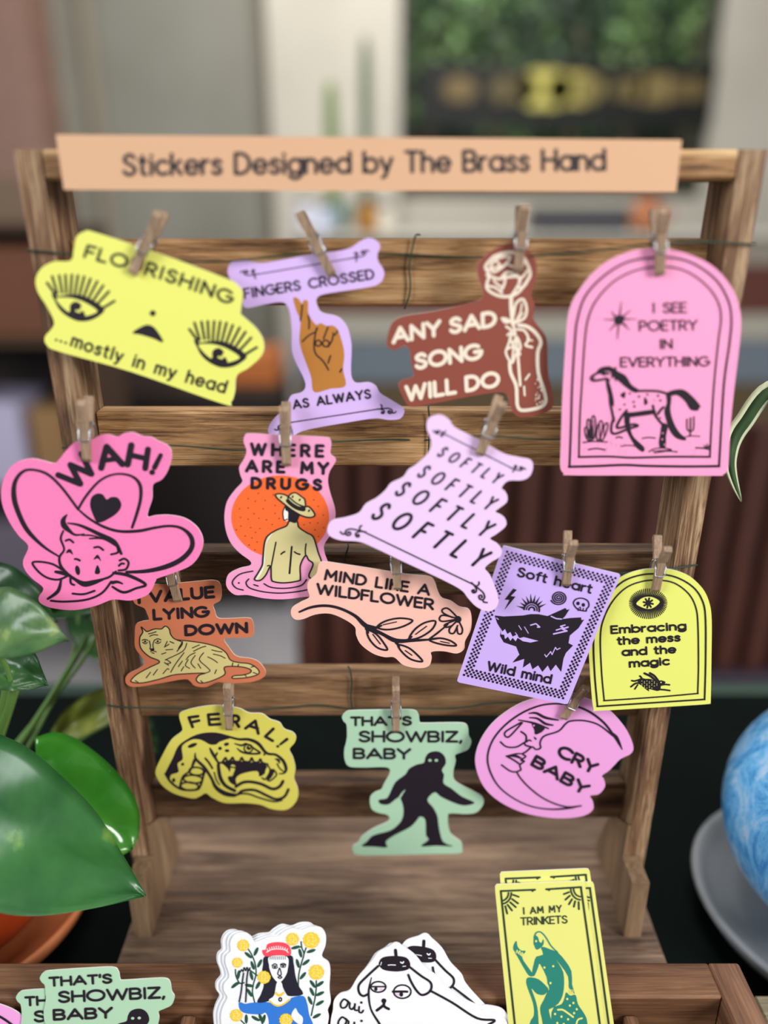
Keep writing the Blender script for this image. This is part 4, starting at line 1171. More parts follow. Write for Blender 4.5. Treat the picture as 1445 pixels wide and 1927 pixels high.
D.fill(INK, [(252, 495), (300, 500), (400, 495), (440, 488), (480, 488), (530, 498), (560, 484), (622, 456), (630, 466), (644, 462), (620, 500), (605, 514), (650, 508), (704, 505), (706, 520), (720, 516), (690, 562), (645, 600), (638, 640), (662, 652), (625, 690), (612, 720), (600, 790), (572, 752), (545, 786), (530, 756), (502, 790), (480, 756), (450, 776), (438, 742), (400, 768), (408, 722), (345, 742), (382, 700), (365, 658), (300, 636), (280, 602), (287, 570), (266, 536)], 2, smooth=False)
D.fill(PU, [(284, 562), (292, 580), (306, 566), (318, 592), (334, 582), (346, 606), (366, 596), (382, 614), (404, 608), (480, 628), (440, 637), (400, 630), (372, 612), (362, 630), (346, 612), (334, 628), (322, 606), (306, 618), (302, 596), (286, 594)], 3, smooth=False)
for l, w in (([(440, 546), (468, 538), (488, 556), (476, 556)], 5), ([(548, 500), (575, 512), (602, 514)], 5), ([(620, 545), (596, 552), (612, 560), (574, 572)], 5), ([(636, 556), (606, 566), (630, 576), (560, 592)], 6), ([(514, 700), (522, 712), (545, 684), (552, 700), (570, 662), (578, 674), (594, 666)], 4), ([(408, 555), (428, 588)], 3), ([(378, 548), (392, 570)], 3), ([(360, 585), (372, 600)], 3), ([(262, 508), (272, 516)], 3)):
    D.line(PU, l, w, 3, smooth=False)
D.done()

# yellow snake
FE = (222, 212, 96)
D = Drawing(hang(432, 1360, 'feral', -1, 1), (280, 1240, 320 / 1445))
D.paper('sticker', [(540, 395), (400, 415), (280, 450), (258, 490), (285, 590), (270, 625), (190, 690), (120, 810), (60, 940), (70, 1010), (130, 1090), (230, 1150), (370, 1185), (430, 1170), (485, 1142), (540, 1180), (650, 1225), (820, 1225), (950, 1240), (1040, 1275), (1150, 1285), (1220, 1250), (1265, 1180), (1265, 1100), (1235, 1020), (1245, 930), (1225, 840), (1195, 770), (1240, 710), (1250, 660), (1220, 622), (1150, 595), (1110, 540), (1030, 512), (960, 465), (850, 458), (770, 420), (650, 400)],
        FE, 'mustard yellow sticker of a snake with open jaws, lettered FERAL!')
for l in ([(418, 487), (340, 498), (372, 578)], [(356, 540), (426, 524)], [(590, 468), (505, 474), (516, 560), (604, 555)], [(510, 515), (592, 510)], [(708, 570), (714, 482)] + arc(738, 508, 28, 26, -90, 90, 8) + [(712, 532)], [(738, 534), (766, 576)], [(822, 590), (905, 526), (930, 634)], [(862, 572), (926, 592)], [(1058, 594), (990, 660), (1052, 696)]):
    D.line(INK, l, 19, 4, 'lettering', smooth=False)
D.line(INK, [(1174, 682, 20), (1118, 726, 14)], 18, 4, 'lettering', smooth=False); D.dot(INK, 1096, 743, 12, 4, kind='lettering')
D.part('printed_snake')
D.fill(INK, [(138, 975), (200, 850), (250, 742), (330, 680), (410, 642), (500, 625), (600, 630), (700, 665), (640, 690), (600, 705), (570, 727), (520, 727), (470, 700), (430, 685), (370, 685), (300, 722), (280, 760), (288, 850), (245, 890), (252, 960), (190, 985), (176, 1030), (155, 1005)], 1)
for l, w in (([(660, 655, 14), (760, 682, 16), (850, 685, 20), (930, 720, 22), (1000, 800, 18), (1080, 815, 16), (1140, 865, 20), (1166, 930, 20), (1150, 970, 12), (1108, 975, 8)], 16), ([(142, 975), (190, 1050), (280, 1108), (400, 1112), (440, 1075), (470, 970), (484, 950)], 15), ([(395, 800, 6), (400, 850, 16), (470, 920, 20), (530, 1010, 18), (570, 1090, 24), (640, 1140, 32), (720, 1158, 26), (760, 1150, 10)], 18), ([(390, 860, 20), (350, 950, 12), (290, 1000, 12), (265, 1085, 14)], 12),
             ([(520, 760, 10), (540, 800, 20), (570, 850, 16), (600, 900, 10)], 12), ([(580, 800), (560, 840)], 12), ([(480, 845), (510, 880), (540, 930)], 13), ([(556, 965), (575, 1030), (600, 1070)], 9), ([(590, 900, 20), (605, 1000, 24), (650, 1075, 22), (730, 1120, 22)], 22), ([(740, 1085), (800, 1050), (870, 1045), (960, 1065), (1050, 1105), (1110, 1085), (1140, 1040)], 20), ([(760, 1150), (800, 1120), (900, 1115), (1000, 1160), (1080, 1192), (1150, 1172), (1186, 1110)], 18), ([(700, 1158), (830, 1145), (940, 1180), (1060, 1212), (1130, 1200)], 12),
             ([(590, 880), (620, 880), (652, 840), (664, 866), (690, 864), (712, 838), (728, 868), (770, 870), (790, 840), (810, 870), (856, 872), (874, 842), (892, 874), (930, 876), (948, 852), (965, 882), (1010, 895)], 13), ([(730, 720, 8), (790, 735, 14), (830, 720, 10), (900, 765, 12), (944, 800, 14), (860, 805, 14), (790, 790, 14), (750, 760, 6)], 12), ([(980, 815), (990, 795)], 12), ([(1075, 850, 8), (1100, 860, 18), (1110, 885, 8)], 12), ([(1090, 890), (1112, 930), (1150, 960)], 9), ([(1010, 905), (1030, 950), (990, 1022), (962, 1010)], 10), ([(1060, 940), (1085, 985), (1030, 1036), (1010, 1024)], 10), ([(700, 920), (740, 930), (720, 990)], 10)):
    D.line(INK, l, w)
D.fill(INK, [(610, 880), (700, 862), (800, 872), (900, 880), (965, 884), (1005, 915), (995, 965), (940, 1000), (930, 960), (880, 955), (780, 980), (738, 1020), (745, 1075), (690, 1050), (672, 1000), (720, 990), (738, 915), (700, 900), (690, 960), (668, 930), (630, 895)], 1, k=3)
D.fill(FE, [(1006, 918), (1036, 945), (996, 1012), (985, 980)], 2); D.fill(INK, [(1030, 940), (1068, 950), (1040, 1010), (1000, 1035)], 1)
for y, rx, x in ((955, 62, 405), (1022, 82, 376), (1082, 76, 346)): D.ring(INK, x, y, rx, 34, 12, 4)
D.dot(INK, 370, 735, 42, 3, 16, -22); D.dot(INK, 660, 725, 22, 3, 14, -15); D.dot(INK, 605, 760, 15); D.dot(INK, 665, 780, 19, 3, 13); D.dot(INK, 288, 895, 13); D.dot(INK, 212, 1030, 14, 3, 18)
D.dot(INK, 850, 755, 20); D.ring(INK, 846, 760, 36, 34, 9); D.dot(FE, 856, 746, 6, 4)
D.done()


# mint ape-man (one hanging, two in the tray)
MINT = (176, 214, 182)
def apeman(D, label, group='stickers hanging on the rack'):
    D.paper('sticker', [(170, 370), (100, 385), (65, 430), (80, 470), (105, 500), (110, 600), (100, 670), (85, 730), (90, 820), (130, 878), (250, 888), (450, 885), (500, 910), (490, 960), (450, 1030), (420, 1090), (370, 1110), (325, 1150), (318, 1210), (340, 1270), (400, 1300), (470, 1315), (496, 1350), (470, 1385), (350, 1440), (250, 1510), (210, 1570), (165, 1600), (167, 1650), (220, 1682), (500, 1682), (900, 1672), (1130, 1665), (1155, 1620), (1140, 1560), (1060, 1500), (1030, 1430), (1025, 1330), (1050, 1303), (1200, 1310), (1290, 1290), (1345, 1220), (1340, 1160), (1270, 1110), (1150, 1050), (1083, 1000), (1075, 920), (1095, 830), (1092, 775), (1150, 750), (1210, 720), (1238, 650), (1215, 600), (1205, 520), (1160, 485), (1000, 482), (795, 485), (768, 470), (758, 410), (710, 367), (500, 364)],
            MINT, label, group=group)
    D.text("THAT'S", (140, 516), (702, 511), 92, 22, INK, gap=.0)
    D.text('SHOWBIZ,', (214, 662), (1156, 664), 110, 23, INK, gap=.0)
    D.text('BABY', (162, 814), (692, 818), 106, 24, INK, gap=.0)
    D.part('printed_ape_man')
    D.fill(INK, [(910, 740), (850, 757), (820, 800), (806, 845), (740, 862), (672, 900), (640, 950), (550, 1020), (500, 1120), (468, 1168), (400, 1180), (405, 1212), (450, 1226), (500, 1216), (572, 1160), (600, 1180), (622, 1260), (615, 1340), (580, 1400), (500, 1460), (350, 1502), (290, 1560), (244, 1600), (360, 1606), (472, 1612), (462, 1560), (540, 1502), (680, 1430), (740, 1370), (770, 1334), (820, 1362), (826, 1500), (850, 1542), (780, 1602), (920, 1597), (1076, 1602), (980, 1560), (942, 1420), (930, 1330), (890, 1250), (838, 1180), (905, 1112), (960, 1152), (1060, 1200), (1160, 1232), (1240, 1222), (1260, 1200), (1150, 1150), (1060, 1080), (985, 1030), (990, 955), (970, 910), (1006, 850), (996, 790), (960, 752)], 1, k=3)
    D.dot(MINT, 862, 823, 15, 2, 12); D.dot(MINT, 920, 823, 15, 2, 12)
    D.line(MINT, [(636, 1092, 4), (606, 1130, 12), (578, 1178, 14)], 10, 2)
    return D.done()


apeman(Drawing(hang(745, 1360, 'show', 0, 1), (630, 1260, 300 / 1445)), "mint green sticker of a black ape-man, hanging from the lowest wire")

# pink crescent moon
MO = (240, 166, 226)
def moon(D, label, group='stickers hanging on the rack'):
    D.paper('sticker', [(720, 256), (560, 280), (400, 340), (230, 460), (120, 600), (65, 750), (75, 880), (140, 1020), (260, 1130), (420, 1210), (600, 1255), (780, 1270), (950, 1250), (1030, 1200), (1032, 1135), (1008, 1085), (1080, 1070), (1130, 1010), (1125, 955), (1106, 920), (1160, 880), (1210, 830), (1260, 780), (1340, 740), (1365, 690), (1340, 600), (1280, 500), (1180, 390), (1080, 320), (950, 275), (840, 256)], MO, label, group=group)
    D.part('printed_moon_face')
    for l, w in (([(1272, 700, 8), (1205, 590, 14), (1120, 480, 15), (1000, 390, 15), (870, 340, 13), (740, 325, 12), (600, 340, 12), (450, 400, 12), (310, 500, 12), (210, 620, 12), (165, 750, 12), (180, 870, 12), (250, 1000, 11), (370, 1100, 10), (520, 1170, 10), (680, 1195, 11), (830, 1186, 14), (940, 1166, 6)], 12),
                 ([(1200, 592), (1080, 500), (960, 465), (850, 468), (806, 492), (750, 550), (645, 585), (612, 610), (596, 650), (600, 690), (562, 702), (530, 682), (482, 720), (452, 740), (478, 760), (440, 790), (466, 800), (430, 830), (438, 870), (408, 895), (480, 990), (600, 1090), (720, 1150), (830, 1176), (930, 1168)], 11),
                 ([(505, 405, 8), (565, 403, 16), (640, 440, 18), (745, 460, 10)], 12), ([(510, 440, 8), (575, 448, 14), (640, 490, 17), (702, 502, 10)], 12), ([(420, 460, 8), (550, 486, 14), (665, 530, 10)], 12), ([(450, 482), (350, 590), (318, 598), (304, 578), (322, 548), (440, 480)], 11), ([(440, 556), (478, 585), (482, 625), (470, 650), (478, 668), (518, 680)], 12), ([(270, 640), (320, 680), (400, 682), (462, 648)], 11), ([(485, 640), (505, 625), (522, 632)], 10), ([(280, 830), (350, 880), (408, 888)], 11), ([(320, 757, 8), (400, 738, 10), (452, 738, 8)], 10), ([(320, 757), (380, 790), (432, 826)], 12), ([(560, 615, 14), (548, 600, 6)], 10)):
        D.line(INK, l, w)
    D.fill(INK, [(1276, 702), (1248, 650), (1196, 588), (1190, 560), (1240, 600)], 3)
    D.fill(INK, [(528, 492), (560, 482), (632, 520), (622, 548), (590, 570), (555, 578), (548, 540)], 3); D.dot(MO, 545, 505, 7, 4)
    D.fill(INK, [(325, 757), (400, 745), (462, 788), (400, 770)], 3)
    D.text('CRY', (722, 752), (1040, 918), 108, 26, INK, gap=.02, up=(50, -98))
    D.text('BABY', (510, 832), (966, 1090), 106, 26, INK, gap=.0, up=(54, -92))
    return D.done()


moon(Drawing(hang(1060, 1340, 'cry', 1, 1), (880, 1250, 330 / 1445)), 'pink crescent moon face sticker hanging at lower right, lettered CRY BABY')

# ------------------------------------------------------------------ sticker stacks standing in the tray
LEAN = 15
_c, _s = math.cos(math.radians(LEAN)), math.sin(math.radians(LEAN))
def stack_plane(k): return Plane(Vector((0, .2445, TT)) + Vector((0, -_c, _s)) * (.0006 + k * .0008), 0, LEAN)


WHT = (243, 246, 250)
def shift(pts, dx, dy, rot=0, c=(600, 600)):
    a = math.radians(rot)
    return [(c[0] + (x - c[0]) * math.cos(a) - (y - c[1]) * math.sin(a) + dx, c[1] + (x - c[0]) * math.sin(a) + (y - c[1]) * math.cos(a) + dy) for x, y in pts]


# green card with seated figure
TEAL, CYL, DGR = (44, 132, 116), (228, 228, 128), (44, 62, 50)
card = [(262, 214), (248, 236), (252, 300), (410, 1890), (425, 1905), (1290, 1905), (1302, 1890), (1062, 205), (1050, 186), (1030, 182), (640, 198)]
def corner(D, dx, dy):
    def T(l): return [(x + dx, y + dy) for x, y in l]
    D.line(DGR, T([(300, 274), (610, 262)]), 14, smooth=False); D.line(DGR, T([(300, 274), (372, 960), (470, 1880)]), 14, smooth=False)
    D.fill(DGR, T([(562, 262), (618, 258), (588, 284)]), 3, smooth=False)
    D.line(DGR, T([(712, 258), (1028, 238)]), 14, smooth=False); D.line(DGR, T([(1026, 238), (1130, 980), (1252, 1880)]), 14, smooth=False)
    D.fill(DGR, T([(704, 254), (760, 256), (738, 276)]), 3, smooth=False)
    for r in (66, 92): D.line(DGR, T(arc(304, 290, r, r * 1.1, 0, 82, 10)), 12, smooth=False)
    for r in (66, 92): D.line(DGR, T(arc(1026, 252, r, r * 1.1, 94, 178, 10)), 12, smooth=False)
    for a0, b0 in (((412, 308), (462, 326)), ((402, 346), (456, 386)), ((386, 376), (436, 420)), ((362, 398), (402, 450)), ((342, 412), (358, 478)), ((918, 284), (872, 302)), ((926, 316), (886, 352)), ((946, 348), (918, 394)), ((974, 366), (962, 416)), ((1006, 374), (1008, 438))):
        D.line(DGR, T([a0, b0]), 13, smooth=False)


for k, (dx, dy, lab) in enumerate(((44, -112, 'rearmost yellow-green card of the seated-figure stack, poking up highest'), (82, 8, 'middle yellow-green card of the seated-figure stack, its right edge showing'), (0, 0, 'front yellow-green card with a teal seated figure, lettered I AM MY TRINKETS'))):
    D = Drawing(stack_plane(k), (880, 1620, 300 / 1445))
    D.paper('sticker_card', shift(card, dx, dy), CYL, lab, 'card', 'seated-figure cards in the tray', smooth=False)
    D.part('printed_border')
    corner(D, dx, dy)
    D.part('printed_seated_figure')
    if k == 2:
        D.text('I AM MY', (502, 488), (856, 466), 68, 12, DGR, gap=.2, space=.36)
        D.text('TRINKETS', (480, 588), (908, 568), 76, 12, DGR, gap=.06)
        D.line(TEAL, [(603, 690), (622, 652), (660, 645), (706, 690), (755, 770), (815, 830)], 9)
        D.fill(TEAL, [(602, 676), (636, 690), (648, 730), (668, 742), (682, 712), (690, 730), (680, 770), (630, 806), (608, 785), (606, 770), (596, 752)], 1, k=3)
        D.fill(TEAL, [(664, 790), (690, 780), (745, 800), (818, 832), (884, 905), (940, 1000), (946, 1120), (970, 1205), (930, 1165), (915, 1140), (910, 1050), (846, 950), (790, 885), (828, 935), (866, 1010), (874, 1110), (862, 1215), (820, 1295), (740, 1345), (690, 1320), (740, 1170), (722, 1110), (714, 1050), (655, 935), (640, 960), (605, 1042), (584, 1010), (600, 930), (622, 868), (684, 850)], 1, k=2)
        D.fill(TEAL, [(428, 828), (490, 866), (506, 905), (590, 1022), (602, 1042), (556, 1042), (505, 965), (452, 870)], 1, k=3)
        D.fill(TEAL, [(440, 725), (414, 775), (422, 818), (470, 842), (508, 840), (524, 816), (484, 812), (452, 776)], 2, k=4)
        for p in (((440, 835), (448, 810), (458, 835)), ((462, 842), (472, 815), (480, 845)), ((486, 850), (495, 830), (500, 856))): D.line(CYL, p, 6)
        D.fill(TEAL, [(552, 1056), (640, 1072), (716, 1140), (730, 1170), (690, 1215), (626, 1205), (578, 1158), (620, 1280), (640, 1420), (640, 1700), (560, 1700), (562, 1478), (600, 1400), (592, 1290), (542, 1150), (530, 1090)], 1, k=3)
        D.fill(TEAL, [(744, 1160), (800, 1240), (815, 1298), (745, 1340), (738, 1370), (768, 1500), (775, 1700), (700, 1700), (680, 1478), (656, 1340), (690, 1260)], 1, k=3)
        D.fill(TEAL, [(892, 1192), (930, 1222), (978, 1216), (1000, 1300), (1060, 1392), (1086, 1480), (1110, 1780), (800, 1780), (760, 1372), (850, 1300), (878, 1240)], 1, k=3)
        for x, y in ((902, 1252), (958, 1288), (926, 1312), (988, 1345), (964, 1380), (792, 1388), (850, 1412), (910, 1436), (812, 1470), (870, 1480)): D.dot(CYL, x, y, 10, 2, 11)
        D.line(CYL, [(818, 1350), (860, 1350), (905, 1378), (955, 1415)], 13, 2); D.line(CYL, [(985, 1478), (1000, 1440), (1036, 1426)], 12, 2)
        for x, y in ((695, 967), (775, 955), (750, 1108), (620, 728)): D.dot(CYL, x, y, 10, 2)
        for x in (922, 938, 952): D.line(CYL, [(x, 1168), (x + 2, 1206)], 5, 2, smooth=False)
    D.done()

# woman among yellow flowers
lady = [(350, 184), (300, 220), (275, 280), (277, 360), (235, 405), (230, 480), (258, 560), (262, 620), (215, 680), (215, 750), (248, 810), (210, 890), (185, 980), (190, 1100), (196, 1290), (230, 1320), (1180, 1320), (1222, 1290), (1220, 1100), (1232, 1000), (1222, 930), (1250, 850), (1238, 720), (1246, 560), (1230, 470), (1165, 410), (1200, 300), (1200, 200), (1150, 132), (1050, 125), (960, 155), (870, 137), (785, 180), (740, 215), (640, 225), (515, 272), (480, 222), (420, 182)]
LB = 'white sticker of a woman in a red headdress, '
for k, (dx, dy, rot, lab) in enumerate(((-86, -32, -1.2, LB + 'rearmost of its stack, showing furthest left'), (-72, -20, -.6, LB + 'second from the back of its stack'), (-32, -12, .2, LB + 'just behind the front one'), (0, 0, 0, LB + 'front one, with yellow flowers'))):
    D = Drawing(stack_plane(k), (380, 1720, 280 / 1445))
    D.paper('sticker', shift(lady, dx, dy, rot), WHT, lab, group='woman stickers in the tray', edge=(226, 228, 234))
    if k == 3:
        GRN, YEL, NAV, RED, BLU = (38, 82, 62), (248, 206, 58), (36, 36, 50), (246, 76, 92), (52, 124, 216)
        D.part('printed_flowers')
        for l in ([(440, 330), (480, 390), (515, 480), (525, 580), (500, 680), (490, 760), (512, 862)], [(460, 540), (525, 590), (545, 600)], [(325, 540), (330, 600), (365, 670), (410, 668)], [(365, 670), (310, 705)], [(962, 270), (970, 330), (990, 390), (965, 480), (940, 590), (935, 700)], [(1010, 330), (990, 390)], [(890, 330), (960, 320)], [(1110, 650), (1108, 740), (1095, 830), (1075, 920), (1062, 985)], [(380, 1035), (420, 1080), (440, 1150)], [(560, 980), (590, 1080)], [(490, 995), (560, 1030)]):
            D.line(GRN, l, 11, 1)
        for x, y, a in ((525, 365, -65), (450, 400, 40), (560, 480, -62), (492, 500, 70), (480, 600, 75), (545, 690, -60), (462, 765, 60), (355, 590, 100), (320, 690, -40), (460, 695, 10), (910, 325, -15), (955, 380, 75), (1060, 360, -18), (930, 480, 75), (1010, 470, -38), (980, 600, -50), (1075, 680, 55), (1145, 680, -35), (1068, 755, 65), (1145, 775, -25), (1050, 840, 65), (1145, 865, -30), (1115, 990, -28), (430, 1020, 90), (600, 1020, -75), (520, 1015, 30), (570, 1010, 70)):
            D.dot(GRN, x, y, 46, 2, 16, a)
        for x, y, r in ((400, 305, 58), (342, 472, 50), (603, 615, 62), (878, 245, 62), (1060, 255, 80), (1110, 565, 74), (332, 985, 60), (815, 1030, 64)):
            D.poly(YEL, [(x + r * (1 + .1 * math.sin(i * 2.6)) * math.cos(i * PI / 14), y + r * (1 + .1 * math.cos(i * 2.9)) * math.sin(i * PI / 14)) for i in range(28)], 5 if (x, y) in ((603, 615), (815, 1030)) else 3, 'illustration')
            for i in range(9):
                t = i * 2.4; q = r * .25 + r * .06 * i
                D.line((255, 236, 146), [(x + q * math.cos(t), y + q * math.sin(t)), (x + q * 1.15 * math.cos(t + .5), y + q * 1.15 * math.sin(t + .5)), (x + q * .8 * math.cos(t + .9), y + q * .8 * math.sin(t + .9))], 6, 6 if (x, y) in ((603, 615), (815, 1030)) else 4)
        D.part('printed_woman')
        D.fill(NAV, [(622, 405), (592, 500), (582, 600), (600, 690), (572, 780), (538, 858), (640, 848), (700, 790), (745, 690), (780, 700), (810, 760), (850, 798), (980, 780), (935, 690), (906, 590), (890, 480), (855, 398)], 2)
        D.fill(WHT, [(655, 415), (652, 500), (660, 545), (690, 615), (745, 666), (800, 620), (832, 540), (826, 415)], 3)
        D.fill(WHT, [(728, 665), (700, 790), (650, 840), (740, 895), (860, 830), (800, 770), (772, 665)], 3)
        for i in range(9): D.line(NAV, [(665 + i * 18, 412), (660 + i * 18.5, 440)], 5, 4, smooth=False)
        D.fill(RED, [(588, 350), (620, 345), (640, 292), (720, 273), (800, 280), (848, 312), (864, 362), (848, 405), (740, 400), (622, 412), (592, 385)], 4)
        for i in range(10): D.line(WHT, [(632 + i * 22, 352 - 40 * math.sin(.35 + i * .27)), (640 + i * 20.5, 372 - 44 * math.sin(.35 + i * .27))], 6, 5, smooth=False)
        D.line(WHT, [(626, 372), (680, 345), (750, 340), (810, 350), (838, 376)], 6, 5)
        D.fill(BLU, [(355, 870), (380, 858), (420, 872), (480, 862), (640, 856), (740, 892), (860, 818), (982, 796), (1022, 872), (1042, 980), (1086, 1100), (1090, 1300), (640, 1300), (650, 1060), (620, 962), (570, 976), (430, 966), (372, 932)], 2)
        D.fill(WHT, [(905, 915), (868, 1000), (960, 1080), (980, 1010), (935, 960)], 3)
        for l, w in (([(404, 575), (392, 660), (380, 760), (362, 852)], 11), ([(448, 545), (435, 640), (430, 760), (424, 854)], 11), ([(372, 566), (385, 540), (400, 560), (410, 520), (425, 552), (438, 518), (450, 545), (468, 522), (455, 552)], 8), ([(680, 500), (706, 484), (730, 496)], 9), ([(762, 490), (790, 480), (815, 492)], 9), ([(752, 525), (736, 585), (770, 590), (758, 530)], 9), ([(738, 614), (756, 606), (776, 614), (756, 626), (738, 614)], 9)):
            D.line(NAV, l, w, 5)
        for x, y in ((708, 516), (788, 506)): D.ring(NAV, x, y, 24, 13, 7, 0, 5); D.dot(NAV, x, y, 10, 5)
        D.line(YEL, [(718, 768), (750, 792), (788, 768)], 18, 5); D.line(YEL, [(660, 846), (700, 880), (745, 892), (800, 870), (850, 832)], 12, 5); D.ring(NAV, 760, 830, 13, 16, 11, 0, 5)
    D.done()

# white dog with a beret
dog = [(540, 205), (500, 232), (430, 268), (390, 320), (350, 370), (280, 450), (232, 530), (205, 553), (150, 570), (108, 620), (100, 690), (85, 760), (80, 900), (100, 1000), (1340, 1000), (1368, 900), (1350, 790), (1300, 722), (1200, 692), (1140, 688), (1050, 640), (900, 520), (850, 450), (760, 380), (695, 300), (650, 262), (600, 230), (572, 208)]
def beret(D):
    D.fill(INK, [(430, 345), (460, 310), (540, 300), (620, 310), (652, 350), (640, 395), (560, 412), (470, 402), (436, 375)], 3)
    D.line(INK, [(548, 260), (553, 308)], 18, 3, smooth=False)
    D.line(WHT, [(495, 366), (520, 364), (548, 366)], 5, 4); D.line(WHT, [(585, 345), (598, 352), (606, 342)], 7, 4); D.line(WHT, [(448, 345), (442, 365)], 4, 4); D.line(WHT, [(600, 375), (622, 373)], 4, 4)
def dogear(D):
    D.line(INK, [(650, 380), (730, 442), (800, 492), (797, 550), (742, 580), (700, 550), (660, 485), (640, 436)], 13)
    D.line(INK, [(795, 548), (950, 632), (1130, 745), (1256, 760), (1212, 792)], 13)


DB = 'white sticker of a dog in a black beret, '
for k, (dx, dy, lab) in enumerate(((197, -66, DB + 'rearmost, beret poking out upper right'), (-24, 6, DB + 'middle one, only left edge showing'), (0, 0, DB + 'front one, lettered oui oui'))):
    D = Drawing(stack_plane(k), (600, 1720, 380 / 1445))
    D.part('printed_dog')
    rot = 9 if k == 0 else (-4 if k == 1 else 0)
    D.paper('sticker', shift(dog, dx, dy, rot, (550, 300)), WHT, lab, group='dog stickers in the tray', edge=(222, 224, 232))
    if k == 0:
        D0 = D
        class Shifted:
            def __init__(s, d): s.d = d
            def fill(s, c, p, *a, **q): s.d.fill(c, shift(p, dx, dy, rot, (550, 300)), *a, **q)
            def line(s, c, p, *a, **q): s.d.line(c, shift([(u[0], u[1]) for u in p], dx, dy, rot, (550, 300)), *a, **q)
        beret(Shifted(D)); dogear(Shifted(D))
    if k == 2:
        beret(D); dogear(D)
        for l, w in (([(425, 372), (340, 450), (286, 510), (290, 566), (320, 587), (356, 570)], 13), ([(376, 455, 5), (356, 560, 12), (372, 680, 10), (430, 780, 13), (490, 880, 12)], 10), ([(465, 640), (460, 655), (415, 690)], 15), ([(460, 655), (480, 670), (500, 680)], 15), ([(370, 520), (425, 520), (480, 520)], 9), ([(530, 556), (590, 555), (632, 556)], 13)): D.line(INK, l, w)
        D.ring(INK, 425, 522, 54, 38, 9); D.ring(INK, 597, 556, 62, 48, 9); D.dot(INK, 465, 622, 18)
        D.dot(INK, 408, 537, 12, 4, 14); D.dot(INK, 590, 575, 13, 4, 17); D.dot((236, 200, 232), 560, 577, 15, 3, 11); D.dot((236, 200, 232), 446, 540, 13, 3, 9)
        for oy, ox, sc2 in ((0, 0, 1), (132, -16, 1.12)):
            def T(l): return [(160 + ox + (x - 160) * sc2, 640 + oy + (y - 640) * sc2) for x, y in l]
            for l in ([(205, 625), (180, 610), (156, 640), (162, 670), (190, 668), (208, 636), (200, 618), (216, 632)], [(222, 638), (220, 668), (236, 682), (256, 660), (258, 644), (256, 684), (274, 690)], [(288, 664), (288, 700), (306, 706), (318, 690)]):
                D.line(INK, T(l), 10, 4, 'lettering')
            D.dot(INK, *T([(304, 634)])[0], 9, 4, kind='lettering')
    D.done()

# pink moon and mint ape-man stickers at the left end of the tray
def fitcrop(src_a, src_b, dst_a, dst_b):
    """crop that maps two source points onto two photo points is a rotation: returned as a point map"""
    sa, sb, da, db = map(Vector, (src_a, src_b, dst_a, dst_b))
    k = (db - da).length / (sb - sa).length
    ang = math.atan2((db - da).y, (db - da).x) - math.atan2((sb - sa).y, (sb - sa).x)
    c, s_ = math.cos(ang) * k, math.sin(ang) * k
    return lambda p: (da.x + (p[0] - sa.x) * c - (p[1] - sa.y) * s_, da.y + (p[0] - sa.x) * s_ + (p[1] - sa.y) * c)


class Rotated(Drawing):
    def __init__(s, plane, fn):
        super().__init__(plane, (0, 0, 1)); s.fn = fn
    def px(s, p): return s.fn(p)


def q2p(x, y): return (x * 420 / 1445, 1720 + y * 420 / 1445)
moon(Rotated(stack_plane(0), fitcrop((720, 256), (420, 1210), (-62, 1882), (-140, 2110))), 'pink sticker corner at the lower left, standing behind the mint stack', None)
apeman(Rotated(stack_plane(1), fitcrop((140, 516), (1156, 664), q2p(160, 600), q2p(905, 680))), "rear mint green ape-man sticker in the tray, mostly covered by the front one", 'ape-man stickers in the tray')
apeman(Rotated(stack_plane(2), fitcrop((140, 516), (1156, 664), q2p(316, 474), q2p(1070, 548))), "front mint green ape-man sticker standing in the tray at lower left", 'ape-man stickers in the tray')
# ------------------------------------------------------------------ clothespins
W_peg = wood('peg_wood', (112, 90, 72), (158, 132, 108), (196, 170, 142), axis=2, fine=1.2, rough=.7)
M_steel = mat((190, 196, 205), .3, 'spring_steel', metal=1)


def peg(top, jaw, Y, w, label, open_=.0030):
    T, J = at(*top, Y), at(*jaw, Y)
    d = (T - J); Ln = d.length; d.normalize()
    n = Vector((0, -1, 0)); s_ = d.cross(n).normalized()
    wd = w
    root = empty('clothespin', J + n * .0003)
    def P(a, b, s): return J + d * (a * Ln) + n * b + s_ * s
    for sg in (1, -1):
        o = open_
        pr = [(0, .0003), (.5, .0006), (1, o), (1, o + .0012), (.93, o + .0024), (.62, .0034), (.36, .0030), (.06, .0025), (0, .0014)]
        base = 0.00003 if sg > 0 else -.00036
        mb = MB()
        mb.prism([P(a, base + sg * b, -wd / 2) for a, b in pr], s_ * wd, W_peg)
        mb.build('wooden_prong', root)
    mb = MB()
    h = wd / 2 + .0005
    loop = []
    for i in range(25):
        a = 2 * PI * i / 8
        loop.append(P(.6 + .0011 * math.cos(a) / Ln, .0011 * math.sin(a), -h + 2 * h * i / 24))
    mb.tube(loop, .00026, M_steel, 6)
    mb.tube([P(.6, .0012, -h), P(.5, .0030, -h), P(.37, .0034, -h), P(.355, .0036, -h * .7), P(.355, .0036, h * .7), P(.37, .0034, h), P(.5, .0030, h), P(.6, .0012, h)], .00028, M_steel, 6)
    mb.tube([P(.6, -.0014, -h), P(.5, -.0034, -h), P(.37, -.0038, -h), P(.355, -.0040, -h * .7), P(.355, -.0040, h * .7), P(.37, -.0038, h), P(.5, -.0034, h), P(.6, -.0014, h)], .00028, M_steel, 6)
    mb.build('spring', root)
    tag(root, label, 'clothespin', 'wooden clothespins on the rack wires')


